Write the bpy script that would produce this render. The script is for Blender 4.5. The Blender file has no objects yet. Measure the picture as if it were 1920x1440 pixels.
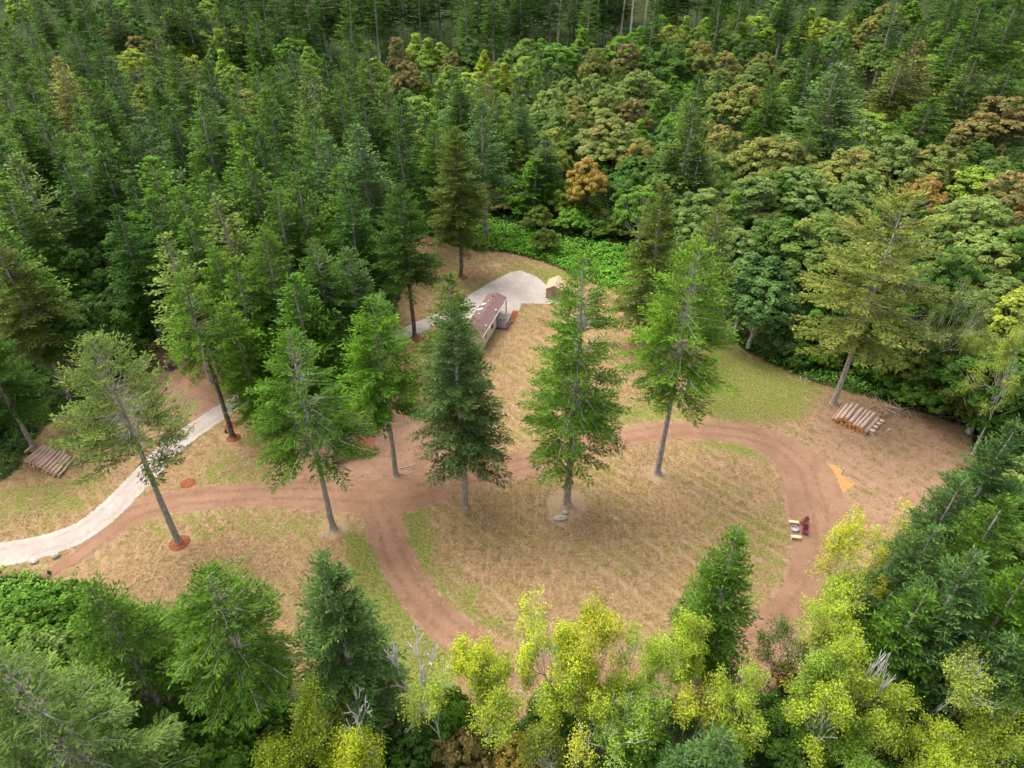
import bpy, bmesh, math, random
import numpy as np
from mathutils import Vector, Matrix

# ------------------------------------------------------------------ camera, world, sun, exposure
scene = bpy.context.scene
col = scene.collection
CAMH, PITCH, FPX = 60.0, 36.5, 1280.0
cam_data = bpy.data.cameras.new("camera")
cam_data.sensor_width = 36.0
cam_data.lens = 24.0
cam_data.clip_start = 1.0
cam_data.clip_end = 5000.0
cam = bpy.data.objects.new("camera", cam_data)
cam.location = (0, 0, CAMH)
cam.rotation_euler = (math.radians(90 - PITCH), 0, 0)
col.objects.link(cam)
scene.camera = cam

SUN_EL, SUN_AZ = 58.0, -55.0          # azimuth from +Y (the far side), negative = to the left
world = bpy.data.worlds.new("World")
scene.world = world
world.use_nodes = True
wn, wl = world.node_tree.nodes, world.node_tree.links
wn.clear()
sky = wn.new('ShaderNodeTexSky')
sky.sky_type = 'NISHITA'
sky.sun_disc = False
sky.sun_elevation = math.radians(SUN_EL)
sky.sun_rotation = math.radians(SUN_AZ)
sky.air_density = 1.0
sky.dust_density = 6.0
sky.ozone_density = 0.6
bg = wn.new('ShaderNodeBackground')
bg.inputs['Strength'].default_value = 0.15
wo = wn.new('ShaderNodeOutputWorld')
hs = wn.new('ShaderNodeHueSaturation')          # thin overcast: the blue is washed out
hs.inputs['Saturation'].default_value = 0.35
wl.new(sky.outputs[0], hs.inputs['Color'])
wl.new(hs.outputs[0], bg.inputs[0])
wl.new(bg.outputs[0], wo.inputs[0])
sun_data = bpy.data.lights.new("sun", 'SUN')
sun_data.energy = 0.6
sun_data.angle = math.radians(60)
sun_data.color = (1.0, 0.96, 0.89)
sun = bpy.data.objects.new("sun", sun_data)
a, e = math.radians(SUN_AZ), math.radians(SUN_EL)
sv = Vector((math.sin(a) * math.cos(e), math.cos(a) * math.cos(e), math.sin(e)))
sun.rotation_euler = sv.to_track_quat('Z', 'Y').to_euler()
sun.location = (0, 60, 120)
col.objects.link(sun)
scene.view_settings.view_transform = 'Standard'
scene.view_settings.look = 'None'
scene.view_settings.exposure = 1.42
scene.view_settings.gamma = 1.0
scene.render.engine = 'CYCLES'
cy = scene.cycles
cy.max_bounces = 4
cy.diffuse_bounces = 3
cy.glossy_bounces = 1
cy.transmission_bounces = 2
cy.transparent_max_bounces = 6
cy.use_denoising = True
cy.denoiser = 'OPENIMAGEDENOISE'
cy.denoising_input_passes = 'RGB_ALBEDO_NORMAL'
cy.use_adaptive_sampling = True
cy.adaptive_threshold = 0.02
cy.caustics_reflective = False
cy.caustics_refractive = False

R_ = np.random.default_rng(7)
random.seed(7)
TH = math.radians(PITCH)

# ------------------------------------------------------------------ survey: photo measurements to metres
def terrain(x, y):
    return 0.055 * np.maximum(0.0, np.asarray(y, float) - 175.0)

def ray(px, py):
    u, v = (px - 960) / FPX, (720 - py) / FPX
    return (u, math.cos(TH) + v * math.sin(TH), -math.sin(TH) + v * math.cos(TH))

def G(px, py, z=0.0):
    """ground point (x, y) seen at a pixel of the photograph, z metres above the terrain"""
    d = ray(px, py)
    t = (z - CAMH) / d[2] if d[2] < -1e-3 else 400
    for _ in range(12):
        y = d[1] * t
        zt = float(terrain(0, y)) + z
        t = t + ((zt - CAMH) / d[2] - t) * 0.6 if d[2] < -1e-3 else 400
    return (d[0] * t, d[1] * t)

def project(x, y, z):
    dy, dz = y, z - CAMH
    depth = dy * math.cos(TH) - dz * math.sin(TH)
    up = dy * math.sin(TH) + dz * math.cos(TH)
    return 960 + FPX * x / depth, 720 - FPX * up / depth

# ------------------------------------------------------------------ object helpers
def link(name, me, parent=None, loc=None):
    o = bpy.data.objects.new(name, me)
    col.objects.link(o)
    if parent is not None:
        o.parent = parent
    if loc is not None:
        o.location = loc
    return o

def tag(o, label=None, cat=None, group=None, kind=None):
    if label: o["label"] = label
    if cat: o["category"] = cat
    if group: o["group"] = group
    if kind: o["kind"] = kind
    return o

def npmesh(name, verts, faces, mats, attrs=None, smooth=False, midx=None):
    """faces: (M,k) int array with k = 3 or 4"""
    me = bpy.data.meshes.new(name)
    verts = np.asarray(verts, np.float32)
    faces = np.asarray(faces, np.int32)
    m, k = faces.shape
    me.vertices.add(len(verts))
    me.vertices.foreach_set("co", verts.ravel())
    me.loops.add(m * k)
    me.loops.foreach_set("vertex_index", faces.ravel())
    me.polygons.add(m)
    me.polygons.foreach_set("loop_start", np.arange(0, m * k, k, dtype=np.int32))
    try:
        me.polygons.foreach_set("loop_total", np.full(m, k, np.int32))
    except Exception:
        pass
    for mt in mats:
        me.materials.append(mt)
    if midx is not None:
        me.polygons.foreach_set("material_index", np.asarray(midx, np.int32))
    if smooth:
        me.polygons.foreach_set("use_smooth", np.ones(m, bool))
    for an, (dom, arr) in (attrs or {}).items():
        at = me.attributes.new(an, 'FLOAT', dom)
        at.data.foreach_set("value", np.asarray(arr, np.float32))
    me.update()
    me.validate()
    return me

class MB:
    """collects boxes, tubes and prisms into one mesh"""
    def __init__(s):
        s.v, s.f, s.m = [], [], []
    def add(s, vs, fs, mi=0):
        o = len(s.v)
        s.v += [tuple(v) for v in vs]
        s.f += [tuple(i + o for i in f) for f in fs]
        s.m += [mi] * len(fs)
    def box(s, c, size, rot=None, mi=0):
        sx, sy, sz = [k / 2 for k in size]
        vs = [Vector((x, y, z)) for z in (-sz, sz) for y in (-sy, sy) for x in (-sx, sx)]
        if rot is not None:
            M = rot if isinstance(rot, Matrix) else Matrix.Rotation(rot, 3, 'Z')
            vs = [M @ v for v in vs]
        vs = [v + Vector(c) for v in vs]
        s.add(vs, [(0, 2, 3, 1), (4, 5, 7, 6), (0, 1, 5, 4), (2, 6, 7, 3), (0, 4, 6, 2), (1, 3, 7, 5)], mi)
    def tube(s, pts, rad, n=8, mi=0, cap=None, jit=0.0):
        pts = [Vector(p) for p in pts]
        if not hasattr(rad, '__len__'): rad = [rad] * len(pts)
        o = len(s.v); rings = []
        for i, p in enumerate(pts):
            t = (pts[min(i + 1, len(pts) - 1)] - pts[max(i - 1, 0)])
            t = t.normalized() if t.length > 1e-6 else Vector((0, 0, 1))
            a = Vector((0, 0, 1)) if abs(t.z) < .95 else Vector((1, 0, 0))
            u = t.cross(a).normalized(); w = t.cross(u)
            rings.append([p + (u * math.cos(k * 2 * math.pi / n) + w * math.sin(k * 2 * math.pi / n)) * rad[i] * (1 + random.uniform(-jit, jit)) for k in range(n)])
        s.v += [tuple(v) for r in rings for v in r]
        for i in range(len(pts) - 1):
            for k in range(n):
                s.f.append((o + i * n + k, o + i * n + (k + 1) % n, o + (i + 1) * n + (k + 1) % n, o + (i + 1) * n + k)); s.m.append(mi)
        cm = mi if cap is None else cap
        s.f.append(tuple(o + k for k in range(n))); s.m.append(cm)
        s.f.append(tuple(o + (len(pts) - 1) * n + k for k in reversed(range(n)))); s.m.append(cm)
    def build(s, name, mats, parent=None, loc=None, smooth=False):
        me = bpy.data.meshes.new(name)
        me.from_pydata(s.v, [], s.f)
        for m in (mats if isinstance(mats, (list, tuple)) else [mats]): me.materials.append(m)
        me.polygons.foreach_set("material_index", s.m)
        if smooth: me.polygons.foreach_set("use_smooth", [len(f) == 4 for f in s.f])
        me.update()
        return link(name, me, parent, loc)

# ------------------------------------------------------------------ materials
class NT:
    def __init__(s, name):
        s.m = bpy.data.materials.new(name); s.m.use_nodes = True
        s.n, s.l = s.m.node_tree.nodes, s.m.node_tree.links
        s.n.clear(); s.out = s.n.new('ShaderNodeOutputMaterial')
    def new(s, t, **kw):
        x = s.n.new(t)
        for k, v in kw.items(): setattr(x, k, v)
        return x
    def put(s, sock, v):
        if isinstance(v, bpy.types.NodeSocket): s.l.new(v, sock)
        elif v is not None: sock.default_value = v
    def math(s, op, a, b=None, c=None, clamp=False):
        x = s.new('ShaderNodeMath', operation=op, use_clamp=clamp)
        s.put(x.inputs[0], a); s.put(x.inputs[1], b)
        if c is not None: s.put(x.inputs[2], c)
        return x.outputs[0]
    def mix(s, f, a, b, blend='MIX'):
        x = s.new('ShaderNodeMix', data_type='RGBA', blend_type=blend)
        s.put(x.inputs[0], f); s.put(x.inputs[6], a if isinstance(a, bpy.types.NodeSocket) else (*a, 1)[:4]); s.put(x.inputs[7], b if isinstance(b, bpy.types.NodeSocket) else (*b, 1)[:4])
        return x.outputs[2]
    def attr(s, name):
        return s.new('ShaderNodeAttribute', attribute_name=name).outputs['Fac']
    def pos(s):
        return s.new('ShaderNodeNewGeometry').outputs['Position']
    def obj(s):
        return s.new('ShaderNodeTexCoord').outputs['Object']
    def noise(s, vec, scale, detail=4.0, rough=0.6, dist=0.0):
        x = s.new('ShaderNodeTexNoise')
        s.put(x.inputs['Vector'], vec); x.inputs['Scale'].default_value = scale
        x.inputs['Detail'].default_value = detail; x.inputs['Roughness'].default_value = rough
        x.inputs['Distortion'].default_value = dist
        return x.outputs[0]
    def ramp(s, f, lo, hi, a=0.0, b=1.0):
        x = s.new('ShaderNodeMapRange', interpolation_type='SMOOTHSTEP')
        s.put(x.inputs[0], f); x.inputs[1].default_value = lo; x.inputs[2].default_value = hi
        x.inputs[3].default_value = a; x.inputs[4].default_value = b
        return x.outputs[0]
    def bump(s, h, strength=0.5, dist=0.05):
        x = s.new('ShaderNodeBump'); s.put(x.inputs['Height'], h)
        x.inputs['Strength'].default_value = strength; x.inputs['Distance'].default_value = dist
        return x.outputs[0]
    def bsdf(s, colr, rough=0.9, normal=None, spec=0.2, metal=0.0):
        b = s.new('ShaderNodeBsdfPrincipled')
        s.put(b.inputs['Base Color'], colr if isinstance(colr, bpy.types.NodeSocket) else (*colr, 1)[:4])
        s.put(b.inputs['Roughness'], rough); b.inputs['Specular IOR Level'].default_value = spec
        b.inputs['Metallic'].default_value = metal
        if normal is not None: s.l.new(normal, b.inputs['Normal'])
        return b.outputs[0]
    def done(s, sh):
        s.l.new(sh, s.out.inputs['Surface']); return s.m

def simple(name, c, c2=None, scale=6.0, rough=0.8, bump=0.0, spec=0.2, obj=True, lo=.35, hi=.65):
    t = NT(name); v = t.obj() if obj else t.pos()
    c2 = c2 or tuple(k * .7 for k in c)
    f = t.ramp(t.noise(v, scale), lo, hi)
    cc = t.mix(f, c2, c)
    nm = t.bump(t.noise(v, scale * 3), bump, .03) if bump else None
    return t.done(t.bsdf(cc, rough, nm, spec))

def foliage_mat(name, gloss=0.22, trans=0.28):
    t = NT(name)
    oi = t.new('ShaderNodeObjectInfo')
    var, aut = t.attr('var'), t.attr('aut')
    base = oi.outputs['Color']
    big = t.noise(t.obj(), 0.55, 2.0)
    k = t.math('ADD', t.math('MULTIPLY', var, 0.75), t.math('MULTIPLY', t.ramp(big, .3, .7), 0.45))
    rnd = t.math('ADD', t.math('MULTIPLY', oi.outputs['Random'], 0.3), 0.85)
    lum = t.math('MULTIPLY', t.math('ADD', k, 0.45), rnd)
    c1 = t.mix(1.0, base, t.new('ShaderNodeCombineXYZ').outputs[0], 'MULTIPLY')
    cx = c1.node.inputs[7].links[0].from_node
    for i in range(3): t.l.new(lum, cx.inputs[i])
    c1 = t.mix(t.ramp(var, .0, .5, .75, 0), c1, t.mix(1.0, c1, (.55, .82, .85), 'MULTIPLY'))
    warm = t.mix(t.math('MULTIPLY', t.ramp(var, .6, 1.0), 0.32), c1, (0.25, 0.31, 0.06))
    a1 = t.ramp(t.math('ADD', t.math('ADD', aut, oi.outputs['Alpha']), t.math('MULTIPLY', t.math('SUBTRACT', big, .5), .9)), 1.0, 1.22)
    autc = t.mix(var, (0.44, 0.19, 0.06), (0.52, 0.36, 0.13))
    c2 = t.mix(t.math('MULTIPLY', a1, .72), warm, autc)
    b = t.new('ShaderNodeBsdfPrincipled'); t.l.new(c2, b.inputs['Base Color'])
    b.inputs['Roughness'].default_value = 0.62; b.inputs['Specular IOR Level'].default_value = gloss
    tr = t.new('ShaderNodeBsdfTranslucent')
    t.l.new(t.mix(0.5, c2, (0.14, 0.2, 0.02)), tr.inputs['Color'])
    ms = t.new('ShaderNodeMixShader'); ms.inputs[0].default_value = trans
    t.l.new(b.outputs[0], ms.inputs[1]); t.l.new(tr.outputs[0], ms.inputs[2])
    return t.done(ms.outputs[0])

M_NEEDLE = foliage_mat("conifer_needles", .04, .25)
M_LEAF = foliage_mat("broad_leaves", .08, .32)

def bark_mat(name, c1, c2, c3, s=1.0):
    t = NT(name); v = t.obj()
    mp = t.new('ShaderNodeMapping'); t.l.new(v, mp.inputs[0]); mp.inputs['Scale'].default_value = (5 * s, 5 * s, 1.1 * s)
    f = t.noise(mp.outputs[0], 1.6, 5, .7)
    g = t.noise(v, 0.8, 3)
    c = t.mix(t.ramp(f, .35, .65), c1, c2)
    c = t.mix(t.ramp(g, .5, .68, 0, .75), c, c3)
    return t.done(t.bsdf(c, .92, t.bump(f, .9, .06)))
M_BARK = bark_mat("fir_bark", (0.22, 0.185, 0.165), (0.46, 0.41, 0.375), (0.56, 0.52, 0.49))
M_LIMB = bark_mat("limb_bark", (0.07, 0.055, 0.04), (0.17, 0.14, 0.11), (0.24, 0.21, 0.18))
M_LIMBW = bark_mat("pale_limb_bark", (0.2, 0.17, 0.14), (0.38, 0.34, 0.30), (0.45, 0.42, 0.38))
M_BARKD = bark_mat("dark_fir_bark", (0.07, 0.05, 0.04), (0.20, 0.15, 0.125), (0.29, 0.25, 0.22))
M_BARKW = bark_mat("alder_bark", (0.36, 0.33, 0.29), (0.60, 0.57, 0.52), (0.70, 0.68, 0.63))
M_DEAD = bark_mat("dead_wood", (0.50, 0.45, 0.42), (0.72, 0.67, 0.63), (0.80, 0.76, 0.73))

# ------------------------------------------------------------------ regions on the ground (traced in the photograph, kept in metres)
def poly(pts): return np.array([G(*p) for p in pts])
def sdist(P, poly_):
    """signed distance of points P (N,2) to a polygon, positive inside"""
    P = np.asarray(P, float); n = len(poly_); dm = np.full(len(P), 1e9); ins = np.zeros(len(P), bool)
    for i in range(n):
        a_, b_ = poly_[i], poly_[(i + 1) % n]
        ab = b_ - a_; t = np.clip(((P - a_) @ ab) / (ab @ ab + 1e-9), 0, 1)
        dm = np.minimum(dm, np.hypot(*(P - a_ - t[:, None] * ab).T))
        c = ((a_[1] > P[:, 1]) != (b_[1] > P[:, 1]))
        with np.errstate(divide='ignore', invalid='ignore'):
            xi = (b_[0] - a_[0]) * (P[:, 1] - a_[1]) / (b_[1] - a_[1] + 1e-12) + a_[0]
        ins ^= c & (P[:, 0] < xi)
    return np.where(ins, dm, -dm)
def spline(pts, n=8):
    pts = [np.array(p, float) for p in pts]; out = []
    for i in range(len(pts) - 1):
        p0, p1, p2, p3 = pts[max(i - 1, 0)], pts[i], pts[i + 1], pts[min(i + 2, len(pts) - 1)]
        for k in range(n):
            t = k / n
            out.append(.5 * ((2 * p1) + (-p0 + p2) * t + (2 * p0 - 5 * p1 + 4 * p2 - p3) * t * t + (-p0 + 3 * p1 - 3 * p2 + p3) * t ** 3))
    out.append(pts[-1]); return np.array(out)
def pathd(P, line):
    """line rows: x, y, halfwidth ; returns (halfwidth - distance, distance)"""
    best = np.full(len(P), -1e9); dd = np.full(len(P), 1e9)
    for i in range(len(line) - 1):
        a_, b_ = line[i, :2], line[i + 1, :2]; ab = b_ - a_
        t = np.clip(((P - a_) @ ab) / (ab @ ab + 1e-9), 0, 1)
        d = np.hypot(*(P - a_ - t[:, None] * ab).T)
        s = line[i, 2] * (1 - t) + line[i + 1, 2] * t - d
        dd = np.where(s > best, d, dd); best = np.maximum(best, s)
    return best, dd
def path(pts): return spline([(*G(p[0], p[1]), p[2]) for p in pts])

CLEAR = poly([(-120, 1085), (60, 1075), (140, 1105), (240, 1132), (330, 1145), (480, 1165), (540, 1220), (560, 1320), (700, 1420), (850, 1390), (1000, 1340), (1200, 1310), (1420, 1310), (1540, 1250), (1640, 1120), (1700, 1010), (1770, 940), (1830, 870), (1815, 800), (1700, 765), (1630, 745), (1520, 715), (1440, 680), (1380, 645), (1280, 620), (1190, 560), (1110, 530), (1060, 508), (1020, 492), (960, 475), (900, 470), (850, 462), (800, 440), (775, 440), (765, 520), (740, 590), (690, 640), (600, 700), (520, 690), (400, 640), (330, 632), (285, 640), (265, 670), (250, 700), (190, 730), (100, 785), (60, 830), (35, 880), (0, 905), (-120, 930)])
BRAMBLES = {
    'left': poly([(150, 655), (215, 600), (300, 565), (345, 545), (350, 600), (325, 630), (285, 642), (262, 672), (240, 700), (190, 700), (170, 680)]),
    'far': poly([(770, 370), (830, 378), (905, 405), (960, 425), (1010, 440), (1090, 455), (1200, 465), (1200, 560), (1150, 548), (1105, 530), (1060, 508), (1020, 490), (960, 474), (900, 468), (850, 460), (800, 437), (775, 436)]),
    'hollow': poly([(1222, 155), (1300, 160), (1300, 205), (1225, 205)]),
    'bottom': poly([(-60, 1078), (60, 1072), (140, 1103), (240, 1130), (330, 1143), (420, 1155), (420, 1240), (300, 1300), (60, 1250), (-80, 1200)]),
    'right': poly([(1390, 640), (1460, 610), (1560, 600), (1740, 640), (1780, 720), (1700, 765), (1630, 745), (1520, 715), (1440, 680)]),
    'gap': poly([(780, 180), (830, 178), (840, 205), (785, 208)]),
}
RED = [path([(165, 1030, .8), (210, 992, 1.6), (260, 958, 1.9), (350, 937, 1.8), (470, 927, 1.9), (560, 926, 2.2), (640, 928, 2.6), (740, 930, 2.9), (830, 907, 2.3), (930, 884, 2.0), (1020, 858, 2.0), (1110, 834, 1.9), (1200, 814, 1.8), (1290, 806, 1.8), (1380, 812, 2.1), (1450, 832, 2.6), (1505, 872, 3.2), (1525, 920, 3.4), (1540, 980, 3.4), (1545, 1040, 3.2), (1520, 1110, 2.6), (1465, 1170, 2.2), (1400, 1215, 2.1), (1300, 1248, 2.0), (1200, 1268, 2.0), (1100, 1268, 1.9), (1010, 1262, 1.9), (930, 1240, 1.8), (860, 1192, 1.7), (795, 1130, 1.7), (748, 1060, 1.75), (722, 990, 1.9), (700, 935, 2.2)])]
RED.append(path([(90, 1075, .6), (150, 1040, .9), (215, 985, 1.0)]))
GRAV = path([(-160, 1062, 1.9), (-20, 1043, 1.9), (60, 1029, 1.8), (140, 1003, 1.8), (200, 962, 1.7), (262, 900, 1.7), (330, 832, 1.7), (400, 782, 1.6), (470, 738, 1.5), (560, 690, 1.5), (680, 655, 1.4), (760, 625, 1.5), (815, 600, 1.6), (865, 585, 2.0)])
PAD = poly([(850, 572), (892, 546), (918, 530), (956, 511), (975, 507), (1004, 518), (1038, 545), (1058, 570), (977, 569), (972, 586), (952, 606), (935, 602), (895, 600), (850, 597)])
PARK = poly([(275, 655), (330, 632), (400, 650), (470, 690), (520, 740), (440, 770), (370, 800), (340, 810), (300, 770), (255, 700)])
SHADE = poly([(540, 800), (700, 770), (830, 800), (830, 900), (560, 905)])
RDIRT = poly([(1560, 740), (1700, 765), (1815, 805), (1830, 870), (1760, 950), (1690, 1020), (1600, 1010), (1585, 900), (1500, 850), (1520, 770)])
GREENS = [(poly([(660, 1000), (700, 1010), (735, 1090), (800, 1190), (850, 1240), (820, 1330), (700, 1330), (660, 1180)]), 1.0),
          (poly([(745, 950), (790, 955), (810, 1030), (790, 1100), (760, 1030)]), .8),
          (poly([(1330, 650), (1440, 682), (1530, 725), (1500, 780), (1400, 790), (1310, 770), (1290, 700)]), .75),
          (poly([(1000, 1255), (1040, 1200), (1090, 1240)]), .6),
          (poly([(1310, 828), (1400, 832), (1450, 860), (1400, 852)]), .9),
          (poly([(890, 545), (960, 500), (1060, 505), (1100, 525), (1040, 545), (985, 502), (900, 540)]), .7),
          (poly([(1120, 770), (1250, 745), (1290, 780), (1160, 800), (1100, 815)]), .6),
          (poly([(790, 1030), (880, 1100), (960, 1180), (860, 1180), (800, 1110)]), .5),
          (poly([(250, 960), (430, 950), (620, 960), (640, 1010), (400, 1010), (230, 1010)]), .35),
          (poly([(380, 850), (480, 850), (490, 915), (370, 925)]), .4),
          (poly([(1380, 980), (1470, 940), (1490, 1080), (1400, 1180), (1320, 1100)]), .35),
          (poly([(1620, 790), (1720, 820), (1700, 900), (1620, 870)]), .35),
          (poly([(-60, 930), (120, 900), (200, 900), (150, 960), (-60, 990)]), .45)]
PALE = [((1063, 945), 3.0, 1.0), ((1052, 968), 2.0, .8), ((1232, 887), 2.3, .8), ((873, 950), 1.8, .6), ((625, 990), 2.4, .8), ((337, 1017), 2.2, .7), ((436, 818), 1.9, .7), ((932, 497), 1.2, 1.0), ((1080, 1055), 4, .4), ((480, 1130), 4, .45)]
STAINS = [((1572, 905), 2.2, 'orange'), ((1560, 880), 1.5, 'orange')]

# tensor grid: fine inside the clearing, coarse to the horizon
gx = np.concatenate([-np.geomspace(1500, 100, 26)[:-1], np.arange(-95, 95.1, .55), np.geomspace(100, 1500, 26)[1:]])
gy = np.concatenate([[-400, -150, -50, -10, 5, 14], np.arange(20, 150, .55), np.geomspace(152, 2500, 40)])
X, Y = np.meshgrid(gx, gy); P = np.stack([X.ravel(), Y.ravel()], 1)
Z = terrain(P[:, 0], P[:, 1])
nx, ny = len(gx), len(gy)
idx = np.arange(nx * ny).reshape(ny, nx)
quads = np.stack([idx[:-1, :-1], idx[:-1, 1:], idx[1:, 1:], idx[1:, :-1]], -1).reshape(-1, 4)
def sstep(x, a_, b_): 
    t = np.clip((x - a_) / (b_ - a_), 0, 1); return t * t * (3 - 2 * t)
cd = sdist(P, CLEAR)
A_clear = sstep(cd, -1.5, 1.5)
A_green = np.zeros(len(P))
for pg, w in GREENS: A_green = np.maximum(A_green, w * sstep(sdist(P, pg), -2.5, 2.0))
A_dirt = np.maximum.reduce([.95 * sstep(sdist(P, PARK), -1.5, 1.5), .9 * sstep(sdist(P, SHADE), -2, 2), .62 * sstep(sdist(P, RDIRT), -2.5, 2.5)])
for ln in RED:
    s_, _ = pathd(P, ln); A_dirt = np.maximum(A_dirt, .75 * sstep(s_, -1.1, .1))
A_pale = np.zeros(len(P))
for (c, r, w) in PALE:
    g = np.array(G(*c)); A_pale = np.maximum(A_pale, .8 * w * (1 - sstep(np.hypot(*(P - g).T), r * .6, r * 1.15)))
A_or = np.zeros(len(P))
for (c, r, k_) in STAINS:
    g = np.array(G(*c)); A_or = np.maximum(A_or, 1 - sstep(np.hypot(*(P - g).T), r * .3, r * 1.4))

def ground_material():
    t = NT("clearing_ground"); p = t.pos()
    n1 = t.noise(p, .09, 4, .6); n2 = t.noise(p, .55, 5, .65); n3 = t.noise(p, 3.2, 4, .7); n4 = t.noise(p, 9.0, 3, .7)
    mp = t.new('ShaderNodeMapping'); t.l.new(p, mp.inputs[0]); mp.inputs['Scale'].default_value = (1, .22, 1); mp.inputs['Rotation'].default_value = (0, 0, .5)
    streak = t.noise(mp.outputs[0], 2.2, 3, .6)
    tan = t.mix(t.ramp(n3, .38, .62), (0.19, 0.118, 0.056), (0.30, 0.196, 0.104))
    tan = t.mix(t.ramp(streak, .5, .7, 0, .5), tan, (0.43, 0.30, 0.18))
    wv = t.new('ShaderNodeTexWave', wave_type='BANDS', bands_direction='DIAGONAL'); t.l.new(p, wv.inputs['Vector']); wv.inputs['Scale'].default_value = .26; wv.inputs['Distortion'].default_value = 5.0; wv.inputs['Detail'].default_value = 2; wv.inputs['Detail Scale'].default_value = .25
    tan = t.mix(t.math('MULTIPLY', t.ramp(wv.outputs['Fac'], .55, .95), t.ramp(n1, .42, .6, 0, .45)), tan, (0.44, 0.31, 0.19))
    tan = t.mix(t.ramp(n4, .5, .66, 0, .25), tan, (0.2, 0.13, 0.06))
    olive = t.mix(t.ramp(n3, .4, .6), (0.17, 0.14, 0.035), (0.27, 0.22, 0.06))
    gnd = t.mix(t.ramp(t.math('ADD', t.math('MULTIPLY', n1, .5), t.math('MULTIPLY', n2, .5)), .47, .62, 0, .7), tan, olive)
    n5 = t.noise(p, 1.1, 5, .7, .4)
    gnd = t.mix(t.ramp(n5, .5, .66, 0, .6), gnd, (0.33, 0.205, 0.125))
    gnd = t.mix(t.ramp(n5, .36, .48, .8, 0), gnd, (0.145, 0.12, 0.04))
    green = t.mix(t.ramp(n3, .38, .62), (0.10, 0.13, 0.022), (0.20, 0.22, 0.05))
    gm = t.ramp(t.math('ADD', t.math('ADD', t.attr('green'), .17), t.math('ADD', t.math('MULTIPLY', t.math('SUBTRACT', n2, .5), 1.8), t.math('MULTIPLY', t.math('SUBTRACT', n5, .5), 1.2))), .32, .85, 0, .85)
    gnd = t.mix(gm, gnd, green)
    dirt = t.mix(t.ramp(n2, .35, .65), (0.25, 0.145, 0.092), (0.32, 0.195, 0.130))
    dirt = t.mix(t.ramp(n4, .52, .66, 0, .5), dirt, (0.2, 0.12, 0.07))
    dm = t.ramp(t.math('ADD', t.attr('dirt'), t.math('ADD', t.math('MULTIPLY', t.math('SUBTRACT', n2, .5), 1.3), t.math('MULTIPLY', t.math('SUBTRACT', n5, .5), 1.4))), .35, .75)
    gnd = t.mix(dm, gnd, dirt)
    pm = t.ramp(t.math('ADD', t.attr('pale'), t.math('MULTIPLY', t.math('SUBTRACT', n2, .5), .8)), .35, .8, 0, .6)
    gnd = t.mix(pm, gnd, t.mix(t.ramp(n4, .4, .6), (0.33, 0.22, 0.14), (0.42, 0.30, 0.21)))
    om = t.ramp(t.math('ADD', t.attr('ochre'), t.math('MULTIPLY', t.math('SUBTRACT', n2, .5), 1.0)), .4, .8, 0, .85)
    gnd = t.mix(om, gnd, (0.46, 0.25, 0.09))
    # pale chips and stones
    vo = t.new('ShaderNodeTexVoronoi'); t.l.new(p, vo.inputs['Vector']); vo.inputs['Scale'].default_value = 1.5
    chip = t.math('MULTIPLY', t.math('LESS_THAN', vo.outputs['Distance'], .085), t.math('GREATER_THAN', n2, .47))
    gnd = t.mix(t.math('MULTIPLY', chip, .75), gnd, (0.62, 0.52, 0.42))
    floor = t.mix(t.ramp(n2, .35, .65), (0.02, 0.035, 0.01), (0.05, 0.062, 0.02))
    floor = t.mix(t.ramp(n3, .5, .7, 0, .6), floor, (0.035, 0.07, 0.015))
    fm = t.ramp(t.math('ADD', t.attr('clear'), t.math('MULTIPLY', t.math('SUBTRACT', n2, .5), .8)), .3, .7)
    c = t.mix(fm, floor, gnd)
    h = t.math('ADD', t.math('MULTIPLY', n3, .7), t.math('MULTIPLY', n4, .5))
    return t.done(t.bsdf(c, .97, t.bump(h, .8, .10), .05))
me = npmesh("ground", np.c_[P, Z], quads, [ground_material()], dict(clear=('POINT', A_clear), green=('POINT', A_green), dirt=('POINT', A_dirt), pale=('POINT', A_pale), ochre=('POINT', A_or)), smooth=True)
tag(link("ground", me), kind="structure")

# ---- road and gravel sheets with ragged edges
def sheet(name, sdf, box_, cell, zoff, mat, kind="structure"):
    x0, x1, y0, y1 = box_
    xs, ys = np.arange(x0, x1, cell), np.arange(y0, y1, cell)
    XX, YY = np.meshgrid(xs, ys); Q = np.stack([XX.ravel(), YY.ravel()], 1)
    s, d = sdf(Q)
    id_ = np.arange(len(Q)).reshape(len(ys), len(xs))
    f = np.stack([id_[:-1, :-1], id_[:-1, 1:], id_[1:, 1:], id_[1:, :-1]], -1).reshape(-1, 4)
    f = f[(s[f] > -.55).any(1)]
    used = np.unique(f); re = np.full(len(Q), -1); re[used] = np.arange(len(used))
    me_ = npmesh(name, np.c_[Q[used], terrain(Q[used, 0], Q[used, 1]) + zoff], re[f], [mat], dict(sd=('POINT', s[used]), cdist=('POINT', d[used])), smooth=True)
    return tag(link(name, me_), kind=kind)

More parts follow.
